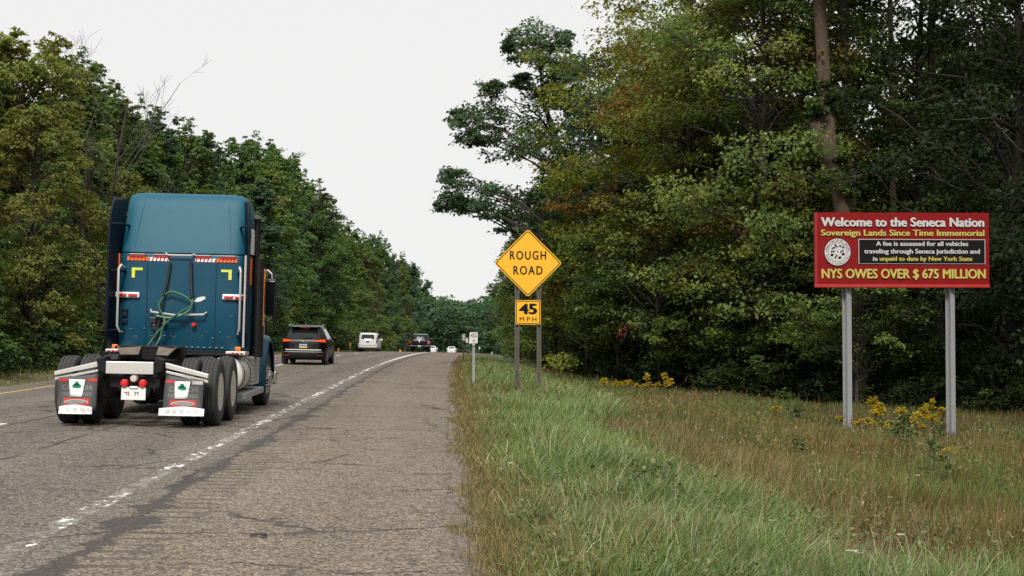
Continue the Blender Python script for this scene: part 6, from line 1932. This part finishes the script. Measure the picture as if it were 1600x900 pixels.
gspots = [(1379, 628, 32.4, 'goldenrod between the left billboard post and the slender one'), (1418, 648, 31.4, 'goldenrod just above the broad massed clump'), (1440, 634, 32.6, 'goldenrod just left of the tallest one by the right billboard post'), (1383, 662, 30.8, 'goldenrod on the left flank of the massed clump'), (1438, 660, 30.9, 'goldenrod on the right flank of the massed clump'),
          (1470, 634, 33.0, 'goldenrod touching the right billboard post'), (1352, 650, 31.6, 'goldenrod just right of the foot of the left billboard post'),
          (1316, 652, 31.6, 'goldenrod leaning against the left billboard post'), (1362, 619, 33.5, 'highest thin goldenrod just right of the left billboard post'), (1366, 636, 32.2, 'bright goldenrod plume to the right of the left billboard post'),
          (1342, 668, 31.0, 'low goldenrod in front of the left billboard post'), (1365, 668, 30.5, 'low bushy goldenrod right of the left billboard post'), (1407, 635, 32.0, 'slender goldenrod midway between the billboard posts'),
          (1428, 641, 32.2, 'goldenrod with two small plumes right of midway between the billboard posts'), (1452, 622, 33.0, 'tallest goldenrod close to the right billboard post'), (1459, 645, 31.8, 'short goldenrod left of the right billboard post, below the tallest'),
          (1396, 655, 30.6, 'left of the three broad goldenrods massed between the billboard posts'), (1410, 653, 30.2, 'middle of the three broad goldenrods massed between the billboard posts'), (1424, 658, 30.5, 'right of the three broad goldenrods massed between the billboard posts'),
          (1211, 650, 33.5, 'lone goldenrod in dry grass left of the billboard'), (1393, 684, 28.6, 'small low goldenrod in the grass in front of the billboard'), (1484, 742, 22.6, 'isolated yellow goldenrod in the grass below the right billboard post')]
for i, (u, vt, Yp, lab) in enumerate(gspots):
    p = at(u, vt, Yp)
    h = max(p[2] - zg(p[0], Yp), 0.35)
    big_ = 1.0 if i not in (16, 17, 18) else 1.2
    place(gold[i % 4], p[0], Yp, rg.uniform(0, 6.28), max(0.85, min(1.0, h)) * big_ * 1.10, h, lab, GG)
GB = 'patch of goldenrod at the wood edge'
for i in range(14):
    u = 942 + 112 * (i / 13) + rg.uniform(-5, 5)
    Yp = rg.uniform(43.0, 46.5)
    p = at(u, 588 + rg.uniform(-8, 26), Yp)
    h = max(p[2] - zg(p[0], Yp), 0.4)
    place(gold[i % 4], p[0], Yp, rg.uniform(0, 6.28), 0.72, h, 'goldenrod plant in the yellow patch at the wood edge right of the diamond sign', GB)
# white-headed flowers
def make_lace(seed):
    rng = np.random.default_rng(seed)
    T = Tubes()
    T.add(np.array([[0, 0, 0], [0.01, 0, 0.25], [0.0, 0.01, 0.5]]), [0.003, 0.0025, 0.002], 4)
    P = []
    for k in range(60):
        a, r_ = rng.uniform(0, 6.28), 0.035 * math.sqrt(rng.uniform())
        P.append([r_ * math.cos(a), r_ * math.sin(a), 0.51 - 3 * r_ * r_])
    P = np.array(P)
    v_, c_ = leaf_geo(P, rng.normal(size=(60, 3)) * 0.4 + np.array([0, -0.5, 1]), rng.normal(size=(60, 3)), rng.uniform(0.012, 0.02, 60), np.full((60, 3), 0.75) * rng.uniform(0.8, 1.1, (60, 1)), aspect=0.9)
    r = empty('white_wildflower', (0, 0, 0), '', 'wildflower')
    link(bpy.data.objects.new('stem', T.mesh('stem', STEMG))).parent = r
    link(bpy.data.objects.new('flower_head', quads_mesh('flower_head', v_, c_, GRASSM))).parent = r
    return r
lace = make_lace(7)
GW = 'small white wildflowers dotted through the verge'
for u, v, lab in [(1437, 687, 'white flower just below the goldenrods under the billboard'), (1480, 708, 'white flower in rust grass below the right billboard post'), (1434, 735, 'white flower head in grass under the billboard, lower of two'), (1391, 768, 'small white flower left of and below the billboard posts'),
                  (1327, 862, 'left of three white flower heads on the low tan patch'), (1335, 862, 'middle of three white flower heads on the low tan patch'), (1343, 866, 'right of three white flower heads on the low tan patch'),
                  (1206, 810, 'white flower on the border of the green and the tan grass'), (1108, 884, 'white flower in the lush green grass at the bottom of the picture'), (1184, 823, 'tiny white flower left of the low tan patch'), (1408, 833, 'white flower right of the low tan patch'),
                  (798, 715, 'pale flower near the pavement edge in the green verge')]:
    q = px_ground(u, v + 40)
    h = max(at(u, v, q[1])[2] - zg(q[0], q[1]), 0.25)
    place(lace, q[0], q[1], rg.uniform(0, 6.28), 0.85, h / 0.52, lab, GW)
# broad leaved vine weed in the verge
rngw = np.random.default_rng(61)
q = px_ground(1015, 800)
wd = empty('broadleaf_weed', (q[0], q[1], zg(q[0], q[1])), 'sprawling broad leaved weed among the long green grass', 'weed')
nl = 150
P = np.stack([rngw.normal(size=nl) * 0.24, rngw.normal(size=nl) * 0.30, 0.18 + 0.30 * rngw.uniform(0, 1, nl)], 1)
v_, c_ = leaf_geo(P, rngw.normal(size=(nl, 3)) * 0.7 + np.array([0, -0.1, 0.8]), rngw.normal(size=(nl, 3)), rngw.uniform(0.03, 0.075, nl), pick(rngw, [((0.115, 0.14, 0.048), 3), ((0.07, 0.10, 0.03), 3), ((0.16, 0.165, 0.08), 1)], nl), aspect=0.85)
link(bpy.data.objects.new('leaves', quads_mesh('leaves', v_, c_, GRASSM))).parent = wd
Tw = Tubes()
for k in range(0, nl, 3): Tw.add(branch_curve(np.array([0, 0, 0.0]), P[k], 0.05), np.linspace(0.004, 0.002, 5), 3)
link(bpy.data.objects.new('stem', Tw.mesh('stem', STEMG))).parent = wd
# coarse tufts of long broad blades
def make_tuft(seed):
    rng = np.random.default_rng(seed)
    n = 46
    a = rng.uniform(-PI, PI, n)
    r_ = 0.09 * np.sqrt(rng.uniform(size=n))
    b = blades(r_ * np.cos(a), r_ * np.sin(a), np.zeros(n), rng.uniform(0.30, 0.62, n), rng.uniform(0.009, 0.015, n), np.abs(rng.normal(size=n) * 0.25) + 0.12, rng.uniform(0.3, 0.95, n), a * 0.6 + 0.2 + rng.normal(size=n) * 0.4, pick(rng, [((0.17, 0.21, 0.11), 2), ((0.10, 0.15, 0.055), 3), ((0.06, 0.10, 0.03), 2)], n), rng)
    me = mesh_np('grass_tuft', b[0], b[2], b[3], GRASSM, b[1])
    return tag(link(bpy.data.objects.new('grass_tuft', me)), 'coarse tuft of long pale grass blades rising from the green verge', 'grass tuft', 'coarse grass tufts in the verge')
tuf = [make_tuft(301 + k) for k in range(3)]
for i, (u, v) in enumerate([(820, 832), (845, 835), (900, 850), (915, 858), (985, 852), (1000, 858), (990, 845), (1135, 850), (1150, 862), (1125, 870), (870, 870), (1060, 880), (860, 780), (930, 750), (1040, 720), (980, 690), (880, 700), (1190, 885), (950, 800), (1080, 800), (770, 690), (850, 660)]):
    q = px_ground(u, v)
    place(tuf[i % 3], q[0], q[1], rg.uniform(-0.5, 0.5), rg.uniform(0.7, 1.15), rg.uniform(0.7, 1.1))
# leafy weeds in the dry field (dark green stems)
weed = [shrub_meshes(401 + k, 0.75, 0.28, [(0.07, 0.11, 0.035), (0.09, 0.13, 0.045), (0.11, 0.13, 0.05)], 0.06, 12, 7, 0.45) for k in range(2)]
wk = []
for k, tm in enumerate(weed):
    T, v_, c_ = tm
    r = empty('tall_weed', (0, 0, 0), '', 'weed', 'leafy weeds among the dry grass')
    link(bpy.data.objects.new('stem', T.mesh('stem', STEMG))).parent = r
    link(bpy.data.objects.new('foliage', quads_mesh('foliage', v_, c_, GRASSM))).parent = r
    wk.append(r)
for i, (u, v, s, lab) in enumerate([(1405, 712, 1.2, 'dark leafy weed clump under the massed goldenrods'), (1420, 722, 1.2, 'second dark leafy weed clump under the massed goldenrods, nearer the right post'), (1455, 705, 0.9, 'leafy weed below the short goldenrod by the right billboard post'), (1458, 768, 1.0, 'bright green weed in the grass below the billboard'), (1250, 722, 0.8, 'small dark weed on the border of the tan grass'),
                           (1375, 700, 0.8, 'small leafy weed in front of the left billboard post'), (1240, 660, 0.9, 'weed near the lone goldenrod left of the billboard')]):
    q = px_ground(u, v)
    place(wk[i % 2], q[0], q[1], rg.uniform(0, 6.28), s * 0.9, s, lab)

# ================================================================== small debris on the shoulder
q = px_ground(404, 851)
z = float(zroad(q[0], q[1]))
rb_ = empty('rubber_scrap', (q[0], q[1], z), 'curled black scrap of tyre rubber lying on the shoulder', 'debris')
m = MB()
m.grid(lambda a, b: (-0.06 + 0.12 * a, 0.03 * (b - 0.5) + 0.012 * math.sin(a * 7), 0.008 + 0.016 * math.sin(PI * a) + 0.012 * b * math.sin(a * 5 + 1) ** 2), [k / 8 for k in range(9)], [0, 0.35, 0.7, 1])
m.build('tread_strip', RUBBER, rb_, smooth=True, thick=0.009)
MB().tube([(0.01, 0.0, 0.02), (0.045, 0.012, 0.028), (0.065, 0.0, 0.012)], [0.008, 0.010, 0.005], 6).build('torn_cord', BLACKH, rb_, smooth=True)
q = px_ground(396, 686)
# grass tuft growing in the joint
place(tuf[0], q[0], q[1], 0.3, 0.16, 0.13, 'tiny green tuft growing from the crack between lane and shoulder', dz=0.0)
rngp = np.random.default_rng(12)
n = 3400
xs = np.concatenate([rngp.uniform(-2.4, -0.05, 400), rngp.uniform(-0.14, 0.34, 3000)])
Yp = 8 + 26 * rngp.uniform(0, 1, n) ** 1.6
P = np.stack([xs + shift(Yp), Yp, np.where(xs < 0, zroad(xs, Yp) + 0.003, zground(xs, Yp) + 0.004)], 1)
V, Q = [], []
base8 = np.array([[-1, -1, -.5], [1, -1, -.5], [1, 1, -.5], [-1, 1, -.5], [-.6, -.6, .7], [.6, -.6, .7], [.6, .6, .7], [-.6, .6, .7]])
s_ = rngp.uniform(0.003, 0.009, n)
rot = rngp.uniform(0, 6.28, n)
vv = base8[None] * s_[:, None, None] * rngp.uniform(0.6, 1.3, (n, 8, 3))
cR, sR = np.cos(rot)[:, None], np.sin(rot)[:, None]
vv = np.stack([vv[..., 0] * cR - vv[..., 1] * sR, vv[..., 0] * sR + vv[..., 1] * cR, vv[..., 2]], -1) + P[:, None, :]
fq = np.array([[0, 1, 5, 4], [1, 2, 6, 5], [2, 3, 7, 6], [3, 0, 4, 7], [4, 5, 6, 7]])
qq = (np.arange(n) * 8)[:, None, None] + fq[None]
colp = np.repeat(rngp.uniform(0.5, 1.3, (n, 1)) * np.array([[0.16, 0.14, 0.125]]), 8, 0)
N = NT('loose_stone')
GRAVM = N.pbsdf(N.n('ShaderNodeAttribute', attribute_name='col').outputs['Color'], 0.9)
me = mesh_np('gravel', vv.reshape(-1, 3), qq.ravel(), np.arange(n * 5) * 4, GRAVM, colp)
tag(link(bpy.data.objects.new('gravel', me)), 'loose grey gravel scattered along the pavement edge', 'gravel', kind='stuff')
